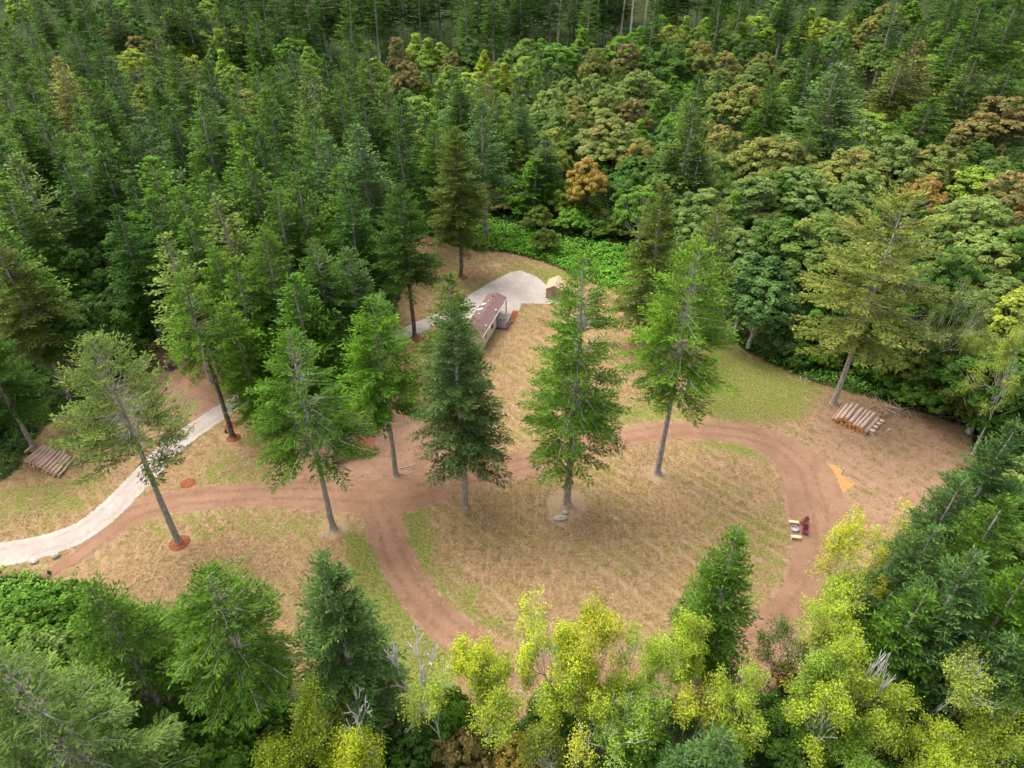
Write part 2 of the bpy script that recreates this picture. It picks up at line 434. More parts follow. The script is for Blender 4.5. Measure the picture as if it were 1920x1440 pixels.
def road_mat(name, ca, cb, cc, tracks, stone):
    t = NT(name); p = t.pos()
    n1 = t.noise(p, .25, 4, .6); n2 = t.noise(p, 1.6, 4, .65); n3 = t.noise(p, 7, 3, .7)
    c = t.mix(t.ramp(n1, .35, .65), ca, cb)
    c = t.mix(t.ramp(n2, .5, .7, 0, .45), c, cc)
    c = t.mix(t.ramp(n3, .55, .68, 0, .4), c, stone)
    cd_ = t.attr('cdist')
    w = t.math('ADD', cd_, t.math('MULTIPLY', t.math('SUBTRACT', n1, .5), .5))
    tr = t.math('SUBTRACT', 1.0, t.math('MULTIPLY', t.math('ABSOLUTE', t.math('SUBTRACT', w, .85)), 1.7), clamp=True)
    tr = t.math('MULTIPLY', tr, t.ramp(n2, .3, .6))
    c = t.mix(t.ramp(tr, 0, 1, 0, tracks), c, tuple(k * .72 for k in ca))
    e_ = t.math('ADD', t.attr('sd'), t.math('ADD', t.math('MULTIPLY', t.math('SUBTRACT', n2, .5), 1.0), t.math('MULTIPLY', t.math('SUBTRACT', n3, .5), .5)))
    al = t.math('GREATER_THAN', e_, 0.0)
    b = t.bsdf(c, .96, t.bump(t.math('ADD', n2, n3), .5, .06), .06)
    tp = t.new('ShaderNodeBsdfTransparent'); ms = t.new('ShaderNodeMixShader')
    t.l.new(al, ms.inputs[0]); t.l.new(tp.outputs[0], ms.inputs[1]); t.l.new(b, ms.inputs[2])
    return t.done(ms.outputs[0])
M_RED = road_mat("red_dirt", (0.225, 0.126, 0.076), (0.28, 0.162, 0.102), (0.18, 0.098, 0.058), .5, (0.45, 0.31, 0.21))
M_GRAV = road_mat("pale_gravel", (0.36, 0.305, 0.262), (0.44, 0.385, 0.335), (0.29, 0.235, 0.19), .45, (0.54, 0.48, 0.42))
def red_sdf(Q):
    s, d = pathd(Q, RED[0]); s2, d2 = pathd(Q, RED[1])
    return np.maximum(s, s2), np.where(s2 > s, d2, d)
def grav_sdf(Q):
    s, d = pathd(Q, GRAV); s2 = sdist(Q, PAD)
    return np.maximum(s, s2), np.where(s2 > s, 3.0, d)
sheet("dirt_road", red_sdf, (-60, 52, 30, 85), .3, .012, M_RED)
sheet("gravel_drive", grav_sdf, (-80, 14, 40, 122), .3, .022, M_GRAV)

# ------------------------------------------------------------------ foliage builders
def diamonds(p, d, l, w, rng, tilt=.5):
    """p base (N,3), d unit dir (N,3), l, w (N,) -> verts (4N,3)"""
    n = len(p)
    up = np.tile([0, 0, 1.0], (n, 1)) + rng.normal(0, tilt, (n, 3))
    s = np.cross(d, up); s /= np.linalg.norm(s, axis=1)[:, None] + 1e-9
    mid = p + d * (l * .5)[:, None] + np.array([0, 0, .04])
    tip = p + d * l[:, None]; tip[:, 2] -= .05 * l
    return np.stack([p, mid + s * w[:, None], tip, mid - s * w[:, None]], 1).reshape(-1, 3)

def cards(c, nrm, size, rng, asp=.75):
    n = len(c)
    nrm = nrm / (np.linalg.norm(nrm, axis=1)[:, None] + 1e-9)
    r = rng.normal(0, 1, (n, 3)); t = np.cross(nrm, r); t /= np.linalg.norm(t, axis=1)[:, None] + 1e-9
    b = np.cross(nrm, t)
    s = size[:, None]
    return np.stack([c - t * s, c - b * s * asp, c + t * s, c + b * s * asp], 1).reshape(-1, 3)

def conifer(seed, H, R, cb, whorl=.55, per=5, droop=.28, lift=.25, bare=.22, spray=.42, wid=.085, gap=0.12, tufts=1.0, bark=None, fine=1.0, dead=0.0, prof=.80, crook=0.0, lowtaper=.25):
    rng = np.random.default_rng(seed); mb = MB(); random.seed(seed)
    r0 = .14 + H * .0078
    tp = [Vector((0, 0, -.3))]; tr = [r0 * 1.75]
    off = np.cumsum(rng.normal(0, .035 + crook, (12, 2)), 0)
    for i in range(1, 13):
        z = H * i / 12; tp.append(Vector((off[i - 1][0], off[i - 1][1], z))); tr.append(max(.03, r0 * max(0.0, 1 - z / H) ** .85 + .02))
    tp.insert(1, Vector((0, 0, .9))); tr.insert(1, r0); tp.insert(1, Vector((0, 0, .3))); tr.insert(1, r0 * 1.22)
    mb.tube(tp, tr, 8, jit=.06); nf = len(mb.f)
    tz = np.array([p.z for p in tp]); tx = np.array([p.x for p in tp]); ty = np.array([p.y for p in tp])
    zb = H * cb; z = zb; V, VAR = [], []
    while z < H - .25:
        t = (H - z) / (H - zb)
        prob = 1 - gap - (.45 if t > .9 else 0)
        for k in range(per):
            if rng.random() > prob: continue
            az = rng.uniform(0, 2 * math.pi)
            L = 1.02 * R * (1 - max(0.0, 1 - t) ** (1.3 / prof)) * (1 - lowtaper * sstep(np.array(t), .75, 1.0)) * rng.uniform(.74, 1.1) + .25
            if rng.random() < .05: L *= 1.2
            zz = z + rng.uniform(-.3, .3)
            bx, by = np.interp(zz, tz, tx), np.interp(zz, tz, ty)
            el = .75 * (1 - t) ** 2 + .12 - .25 * t
            dh = np.array([math.cos(az), math.sin(az)])
            s = np.linspace(0, 1, 9)
            rr = L * s * (1 - .06 * s)
            zc = zz + L * (el * s - droop * s * s + lift * s ** 3 * .8)
            wig = np.cumsum(rng.normal(0, .03 * L, 9))
            pts = np.c_[bx + dh[0] * rr - dh[1] * wig * s, by + dh[1] * rr + dh[0] * wig * s, zc]
            isdead = rng.random() < dead
            rb = .015 + .008 * L
            pp = pts[[0, 3, 6, 8]] if not isdead else pts[[0, 3, 6, 8]]
            mb.tube([Vector(q) for q in pp], [rb, rb * .8, rb * .5, rb * .25], 3)
            if isdead: continue
            # fan of side twigs
            s0 = bare * rng.uniform(.6, 1.3)
            m = max(4, int(L * (1 - s0) / .22 * tufts * fine ** .5))
            ss = np.linspace(s0, .97, m) + rng.normal(0, .01, m)
            ss = np.clip(ss, .02, .99); side = np.where(np.arange(m) % 2 == 0, 1.0, -1.0)
            base = np.stack([np.interp(ss, s, pts[:, j]) for j in range(3)], 1)
            ax = pts[8] - pts[4]; ax /= np.linalg.norm(ax) + 1e-9
            sd = np.cross(ax, [0, 0, 1.0]); sd /= np.linalg.norm(sd) + 1e-9
            ang = rng.uniform(.75, 1.15, m)
            td = np.cos(ang)[:, None] * ax + (np.sin(ang) * side)[:, None] * sd
            td[:, 2] += rng.uniform(-.22, .12, m)
            tl = (.21 * L * (1.08 - ss) ** .7 * np.sqrt(np.clip(ss / .45, .3, 1)) + .28) * rng.uniform(.6, 1.15, m)
            nsp = np.maximum(1, (tl / (spray * .38) * fine ** .5 * 1.15).astype(int))
            ri = np.repeat(np.arange(m), nsp)
            fr = np.concatenate([np.linspace(.05, .85, q) if q > 1 else np.array([.2]) for q in nsp])
            n = len(ri)
            p = base[ri] + td[ri] * (tl[ri] * fr)[:, None]
            d2 = td[ri] * .75 + ax * .35 + rng.normal(0, .42, (n, 3)) * np.array([1, 1, .5]); d2[:, 2] += .12
            d2 /= np.linalg.norm(d2, axis=1)[:, None]
            ln = spray * rng.uniform(.6, 1.15, n); ww = wid * rng.uniform(.7, 1.3, n)
            V.append(diamonds(p, d2, ln, ww, rng, .38))
            bv = rng.uniform(0, .35)
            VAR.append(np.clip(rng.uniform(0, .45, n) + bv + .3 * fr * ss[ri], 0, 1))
        z += whorl * rng.uniform(.75, 1.25) * (.7 + .3 * t)
    # leader
    n = 26; zz = H - rng.uniform(0, 1.5, n); aa = rng.uniform(0, 6.28, n)
    d = np.c_[np.cos(aa), np.sin(aa), rng.uniform(.5, 1.4, n)]; d /= np.linalg.norm(d, axis=1)[:, None]
    V.append(diamonds(np.c_[np.interp(zz, tz, tx), np.interp(zz, tz, ty), zz], d, np.full(n, spray * .8), np.full(n, wid * .8), rng)); VAR.append(rng.uniform(.3, 1, n))
    V = np.concatenate(V); VAR = np.concatenate(VAR); N = len(VAR)
    crown = npmesh("crown", V, np.arange(4 * N).reshape(N, 4), [M_NEEDLE], dict(var=('FACE', VAR), aut=('FACE', rng.uniform(0, .6, N))))
    tm = bpy.data.meshes.new("trunk"); tm.from_pydata(mb.v, [], mb.f); tm.materials.append(bark or M_BARK); tm.materials.append(M_LIMBW if bare > .28 else M_LIMB); tm.polygons.foreach_set('material_index', [0 if i < nf else 1 for i in range(len(mb.f))]); tm.update()
    return crown, tm, H, R

def broadleaf(seed, H, R, cb, nclump, per, leaf, rc, shape='round', bark=None, up=.9, autb=.25):
    rng = np.random.default_rng(seed); random.seed(seed); mb = MB()
    zc, hz = H * (1 + cb) / 2, H * (1 - cb) / 2
    # lobes give the outline its uneven bulges
    nl = 9; ld = rng.normal(0, 1, (nl, 3)); ld /= np.linalg.norm(ld, axis=1)[:, None]; la = rng.uniform(-.22, .25, nl)
    d = rng.normal(0, 1, (nclump, 3)); d /= np.linalg.norm(d, axis=1)[:, None]
    d[:, 2] = np.where(d[:, 2] < -.35, -d[:, 2] * .6, d[:, 2]); d /= np.linalg.norm(d, axis=1)[:, None]
    rad = rng.uniform(.6, 1.0, nclump) ** .5
    if shape == 'domes':
        nd = 7; ph = rng.uniform(0, 6.28); sc = np.array([[0, 0, .42]] + [[math.cos(ph + j * 1.047) * rng.uniform(.45, .62), math.sin(ph + j * 1.047) * rng.uniform(.45, .62), rng.uniform(-.35, .15)] for j in range(6)])
        sr = np.array([.52] + [rng.uniform(.34, .48) for _ in range(6)]); si = rng.integers(0, nd, nclump)
    rad *= 1 + (la[None] * np.clip((d @ ld.T), 0, 1) ** 3).sum(1) * 1.3
    C = d * rad[:, None] * np.array([R, R, hz])
    if shape == 'domes': C = (sc[si] + d * sr[si][:, None] * rng.uniform(.75, 1.0, nclump)[:, None]) * np.array([R, R, hz * 1.05])
    if shape == 'cone':
        tt = np.clip((C[:, 2] + hz) / (2 * hz), 0, 1); k = np.clip(1.25 * (1 - tt) ** .65, .1, 1); C[:, 0] *= k; C[:, 1] *= k
    C[:, 2] += zc
    r0 = .10 + H * .011
    lean = rng.normal(0, .25, 2)
    top = Vector((lean[0], lean[1], zc + hz * .3))
    mb.tube([(0, 0, -.3), (0, 0, H * cb * .5), (lean[0] * .5, lean[1] * .5, H * cb), top], [r0 * 1.3, r0, r0 * .85, r0 * .25], 7, jit=.07)
    for i in rng.choice(nclump, min(nclump, 34), replace=False):
        c = Vector(C[i]); f = rng.uniform(0, .75); b = Vector((lean[0] * .5, lean[1] * .5, H * cb)).lerp(top, f)
        if c.z < b.z: b.z = max(H * cb * .8, c.z - 1)
        mid = b.lerp(c, .5) + Vector((0, 0, -.12 * (c - b).length))
        mb.tube([b, mid, c], [r0 * .42, r0 * .25, .03], 4)
    cnt = np.full(nclump, per); ri = np.repeat(np.arange(nclump), cnt); n = len(ri)
    rcl = rc * rng.uniform(.65, 1.35, nclump)
    q = rng.normal(0, 1, (n, 3)); q /= np.linalg.norm(q, axis=1)[:, None]; q[:, 2] = np.where(q[:, 2] < -.25, -q[:, 2], q[:, 2])
    q *= (rng.uniform(.35, 1, n) ** .5)[:, None]
    p = C[ri] + q * rcl[ri][:, None] * np.array([1, 1, .85])
    outw = (p - np.array([0, 0, zc - hz * .5])); outw /= np.linalg.norm(outw, axis=1)[:, None]
    nr = outw * .5 + q * 1.1 + np.array([0, 0, up * .6]) + rng.normal(0, .45, (n, 3))
    V = cards(p, nr, leaf * rng.uniform(.6, 1.25, n), rng)
    cv = rng.uniform(0, .4, nclump)
    var = np.clip(cv[ri] + rng.uniform(0, .6, n), 0, 1)
    ca = rng.uniform(0, .5, nclump) + autb * np.clip((C[:, 2] - zc) / hz, -.4, 1) + .35
    aut = np.clip(ca[ri] + rng.uniform(-.1, .1, n), 0, 1)
    crown = npmesh("crown", V, np.arange(4 * n).reshape(n, 4), [M_LEAF], dict(var=('FACE', var), aut=('FACE', aut)))
    tm = bpy.data.meshes.new("trunk"); tm.from_pydata(mb.v, [], mb.f); tm.materials.append(bark or M_BARKD); tm.update()
    return crown, tm, H, R

def forked(seed, H, R, leafn=34, leaf=.15, rc=.55, depth=5, bark=None, deadfrac=.1, fork=2, bole=.35, leafless=False):
    """open-crowned broadleaf: a forking skeleton with leaf clusters on its twigs"""
    rng = np.random.default_rng(seed); random.seed(seed); mb = MB(); ends = []
    r0 = (.09 + H * .0085) * (1.7 if leafless else 1)
    def grow(p, d, l, r, k, dead):
        d = d.normalized(); n = 3; pts = [p]; dd = d.copy()
        for i in range(n):
            dd = (dd + Vector(rng.normal(0, .13, 3)) + Vector((0, 0, .04))).normalized()
            pts.append(pts[-1] + dd * l / n)
        rk = r * (1.25 if k > 2 else 1); mb.tube(pts, [rk, rk * .88, rk * .77, rk * .66], 6 if k < 2 else (4 if k < 4 else 3))
        if k >= depth:
            ends.append((pts[-1], dead)); ends.append((pts[2], dead)); return
        if k >= depth - 2: ends.append((pts[1], dead)); ends.append((pts[2], dead)); ends.append((pts[-1], dead))
        nb = fork + (1 if rng.random() < .65 else 0)
        ph = rng.uniform(0, 6.28)
        for j in range(nb):
            a_ = rng.uniform(.35, .8); b_ = ph + j * 6.283 / nb + rng.normal(0, .3)
            u = dd.cross(Vector((.3, .2, 1))).normalized(); w = dd.cross(u)
            nd = dd * math.cos(a_) + (u * math.cos(b_) + w * math.sin(b_)) * math.sin(a_)
            nd.z += .08
            ln = l * rng.uniform(.62, .9)
            if k == 0: ln = (H - pts[-1].z) * .42
            st = pts[-1] if j < 2 else pts[2]
            grow(st, nd, ln, r * ((.66 if j else .72) if not leafless else .78), k + 1, dead or rng.random() < deadfrac)
    grow(Vector((0, 0, -.2)), Vector((rng.normal(0, .06), rng.normal(0, .06), 1)), H * bole, r0, 0, False)
    # fit to the measured height and spread
    vv = np.array(mb.v); zt = np.percentile(vv[:, 2], 99.8); rt = np.percentile(np.hypot(vv[:, 0], vv[:, 1]), 96)
    S = np.array([R * .95 / rt, R * .95 / rt, H / zt])
    hs = np.clip(vv[:, 2:3] / (H * bole * .7), 0, 1)  # keep the bole round
    vv2 = vv * np.array([1, 1, S[2]]); vv2[:, :2] *= (1 - hs) + hs * S[0]
    mb.v = [tuple(v) for v in vv2]
    tm = bpy.data.meshes.new("trunk"); tm.from_pydata(mb.v, [], mb.f); tm.materials.append(bark or M_BARKW); tm.update()
    if leafless: return None, tm, H, R
    E = np.array([tuple(p_) for p_, dd_ in ends if not dd_ and rng.random() < .40]) * S
    m = len(E); ri = np.repeat(np.arange(m), leafn); n = len(ri)
    q = rng.normal(0, 1, (n, 3)) * rc * .55
    p = E[ri] + q * np.array([1, 1, .7])
    nr = q * .5 + np.array([0, 0, .7]) + rng.normal(0, .5, (n, 3))
    V = cards(p, nr, leaf * rng.uniform(.6, 1.3, n), rng)
    cv = rng.uniform(0, .45, m)
    var = np.clip(cv[ri] + rng.uniform(0, .6, n), 0, 1)
    aut = np.clip((rng.uniform(0, .55, m) + .3)[ri], 0, 1)
    crown = npmesh("crown", V, np.arange(4 * n).reshape(n, 4), [M_LEAF], dict(var=('FACE', var), aut=('FACE', aut)))
    return crown, tm, H, R

COL = {  # rgb + autumn share
    'g': (.082, .172, .017, 0), 'b': (.105, .225, .015, 0), 'd': (.042, .108, .013, 0), 's': (.088, .165, .042, 0),
    'o': (.105, .155, .026, 0), 'w': (.175, .21, .042, 0), 'v': (.155, .225, .045, 0), 't': (.42, .34, .10, .1), 'u': (.17, .14, .045, 0),
    'm': (.135, .220, .042, .04), 'M': (.070, .148, .022, .0), 'k': (.180, .255, .060, .02), 'p': (.22, .245, .055, .16), 'n': (.19, .175, .060, .18), 'a': (.36, .27, .045, .4),
    'l': (.225, .345, .038, .0), 'L': (.125, .25, .026, 0), 'y': (.30, .38, .030, .0), 'Y': (.44, .47, .028, .0), 'q': (.27, .32, .045, .04), 'r': (.38, .09, .03, .5)}
CNAME = {'g': 'mid-green', 'b': 'bright green', 'd': 'dark green', 's': 'blue-green', 'o': 'olive', 'w': 'pale olive', 't': 'tan', 'u': 'brownish',
         'm': 'grey-green', 'M': 'dark green', 'k': 'sage', 'p': 'orange-tinged', 'n': 'brown-leaved', 'a': 'orange', 'l': 'light green', 'L': 'green', 'y': 'yellow-green', 'Y': 'yellow', 'q': 'dull yellow-green', 'r': 'red-leaved'}

def place_tree(name, proto, x, y, H=None, R=None, c='g', rot=None, label=None, cat='tree', group=None, shared=True):
    crown, trunk, H0, R0 = proto
    H = H or H0; R = R or R0
    e_ = bpy.data.objects.new(name, None); col.objects.link(e_)
    e_.empty_display_size = .5
    e_.location = (x, y, float(terrain(x, y)))
    e_.rotation_euler = (0, 0, rot) if rot is not None else (random.gauss(0, .018), random.gauss(0, .018), random.uniform(0, 6.28))
    e_.scale = (R / R0, R / R0, H / H0)
    t_ = link("trunk", trunk, e_)
    if crown is not None:
        c_ = link("crown", crown, e_); v = COL[c]
        jit = [random.uniform(.88, 1.12) for _ in range(2)]
        c_.color = (v[0] * jit[0], v[1] * (jit[0] + jit[1]) / 2, v[2], v[3])
    tag(e_, label, cat, group)
    return e_

TREES = []   # x, y, exclusion radius, H
# ------------------------------------------------------------------ the firs that stand in and around the clearing (foot and tip measured)
def height_at(foot_y, tip_y):
    _, yy = G(960, foot_y)
    d = ray(960, tip_y)
    return CAMH + d[2] / d[1] * yy
HERO = [
 # tip y, foot (x, y), R, crown base, colour, options, label
 (640, 335, 1017, 5.6, .46, 'v', dict(bare=.42, gap=.06, droop=.1, lift=.35, prof=.72), "pale olive fir with bare spoke-like inner limbs, foot in a rust mulch ring"),
 (618, 625, 990, 5.4, .40, 'b', dict(bare=.35, droop=.3), "bright green fir beside the road junction, its long pale bare trunk leaning left"),
 (556, 742, 890, 4.9, .41, 'b', dict(bare=.25), "bright green fir on brown dirt just right of the firewood stack"),
 (572, 873, 950, 4.6, .27, 's', dict(bare=.12, tufts=1.15, lowtaper=.1), "blue-green fir with slim white trunk, overlapping the mobile home in view"),
 (512, 860, 886, 3.8, .42, 'o', dict(bare=.2), "olive fir close behind the blue-green slim-trunked fir"),
 (478, 1063, 943, 5.7, .205, 'b', dict(bare=.3, droop=.32, lowtaper=.45, prof=.68, gap=.2), "broad bright green fir with ragged limbs, stones at its foot"),
 (452, 1232, 887, 5.6, .42, 'b', dict(bare=.3, prof=.72), "bright green fir on the island with long grey trunk, right of the ragged one"),
 (348, 778, 632, 5.0, .36, 'd', dict(bare=.15, prof=.72, bark=1), "dark green fir with dark trunk beside the short gravel strip"),
 (238, 865, 521, 5.2, .25, 'o', dict(bare=.12, prof=.62, tufts=1.1, bark=1), "tall dark olive fir standing alone on dry grass beyond the gravel pad"),
 (515, 437, 820, 3.9, .5, 'b', dict(bare=.3, bark=1), "fir with black lower trunk beside the gravel drive, two rust mulch rings"),
 (572, 492, 800, 3.4, .16, 'b', dict(bare=.2), "short full bright green fir right of the drive's black-trunked fir"),
 (342, 1205, 650, 5.2, .10, 'o', dict(bare=.15, droop=.35, prof=.75), "broad drooping grey-olive fir before the bramble patch"),
 (386, 1285, 748, 3.8, .45, 'o', dict(bare=.2, dead=.1), "thin olive fir behind the bright green island fir"),
 (355, 1562, 757, 8.2, .30, 'w', dict(bare=.2, gap=.35, dead=.18, prof=.45, droop=.25, per=4), "sprawling pale olive fir with broken dead limbs above the right log pile"),
 (455, 130, 745, 5.8, .36, 'o', dict(bare=.28, droop=.35, dead=.06), "big olive fir with pale trunk at the left edge above the left log pile"),
 (600, 62, 836, 5.2, .30, 'd', dict(bare=.15), "dark green fir with bare foot touching the left log pile"),
 (1070, 515, 1382, 4.6, .5, 'g', dict(bare=.3, tufts=1.2), "mid-green fir at the bottom with a bare leaning trunk over dark undergrowth"),
 (1050, 688, 1372, 4.0, .04, 's', dict(bare=.1, tufts=1.3, prof=.72), "dense blue-green fir at the bottom, foliage down to the ground"),
 (1100, 330, 1372, 4.9, .2, 'g', dict(bare=.25, droop=.35), "fir amid brambles at lower left, mostly hidden trunk"),
 (1210, 290, 1600, 5.0, .25, 'v', dict(bare=.35, tufts=1.2), "pale sage fir in the bottom left corner with a grey trunk"),
 (995, 1305, 1275, 3.2, .12, 'g', dict(bare=.15, tufts=1.2), "narrow blue-green fir rising from yellow alders at lower right"),
 (1130, 105, 1480, 3.6, .2, 'g', dict(bare=.2), "small fir in the lower left thicket, left of the mostly hidden one"),
 (465, 690, 705, 4.6, .30, 's', dict(bare=.25), "blue-green fir with grey trunk left of the dark-trunked fir"),
 (452, 640, 735, 4.6, .40, 'g', dict(bare=.3, dead=.15), "slender fir with whitish trunk and bare side twigs, behind the brown dirt"),
 (430, 565, 740, 4.8, .32, 'g', dict(bare=.22), "mid-green fir with white trunk in the front row of the left firs"),
 (468, 470, 700, 4.6, .25, 'b', dict(bare=.2), "bright green fir with double trunk above the gravel drive"),
 (585, 262, 690, 2.4, .1, 'g', dict(bare=.1), "small lone fir rising out of the left bramble bank"),
]
for i, (ty, fx, fy, R, cb, c, opt, lab) in enumerate(HERO):
    x, y = G(fx, fy); H = float(height_at(fy, ty)); R *= 1.22
    opt = dict(opt); bark = M_BARKD if opt.pop('bark', 0) else M_BARK
    near = y < 60
    kw = dict(spray=.44 if near else .5, wid=.062 if near else .085, whorl=.5, per=6, fine=1.75 if near else 1.4); kw.update(opt)
    pr = conifer(100 + i, H, R, cb, bark=bark, **kw)
    place_tree("fir_tree", pr, x, y, c=c, rot=0, label=lab, cat="fir tree")
    TREES.append((x, y, R * .8, H))

# ------------------------------------------------------------------ prototypes for the forest
FIRS = [conifer(10 + i, 27, 4.2, cb, whorl=.66, per=7, spray=.52, wid=.125, bare=b, droop=dr, gap=gp, dead=dd, tufts=.9, prof=.74 + .04 * (i % 4), crook=.03 * (i % 3)) for i, (cb, b, dr, gp, dd) in enumerate([(.25, .12, .28, .08, 0), (.3, .2, .2, .1, .02), (.2, .1, .36, .08, 0), (.35, .28, .25, .18, .05), (.28, .15, .3, .1, 0), (.22, .18, .15, .12, .02), (.15, .1, .4, .1, 0), (.32, .2, .1, .2, .03), (.1, .12, .3, .14, 0)])]
YOUNG = [conifer(30 + i, 12, 2.6, .06, whorl=.5, per=6, spray=.5, wid=.14, bare=.05, droop=.1) for i in range(2)]
SNAG = [conifer(36, 27, 2.4, .3, whorl=.8, per=4, spray=.55, wid=.1, bare=.2, dead=.65, bark=M_DEAD, gap=.2)]
MAPLES = [broadleaf(40 + i, 17, 6.5, .2, 260, 90, .185, .72, 'domes') for i in range(6)]
ALDERS = [broadleaf(50 + i, 14, 3.6, .2, 110, 65, .2, .72, 'cone' if i % 2 else 'round', M_BARKW, up=.4, autb=.1) for i in range(4)]
BUSHES = [broadleaf(60 + i, 4.5, 2.8, .02, 150, 50, .13, .42, 'domes', up=.5) for i in range(4)]

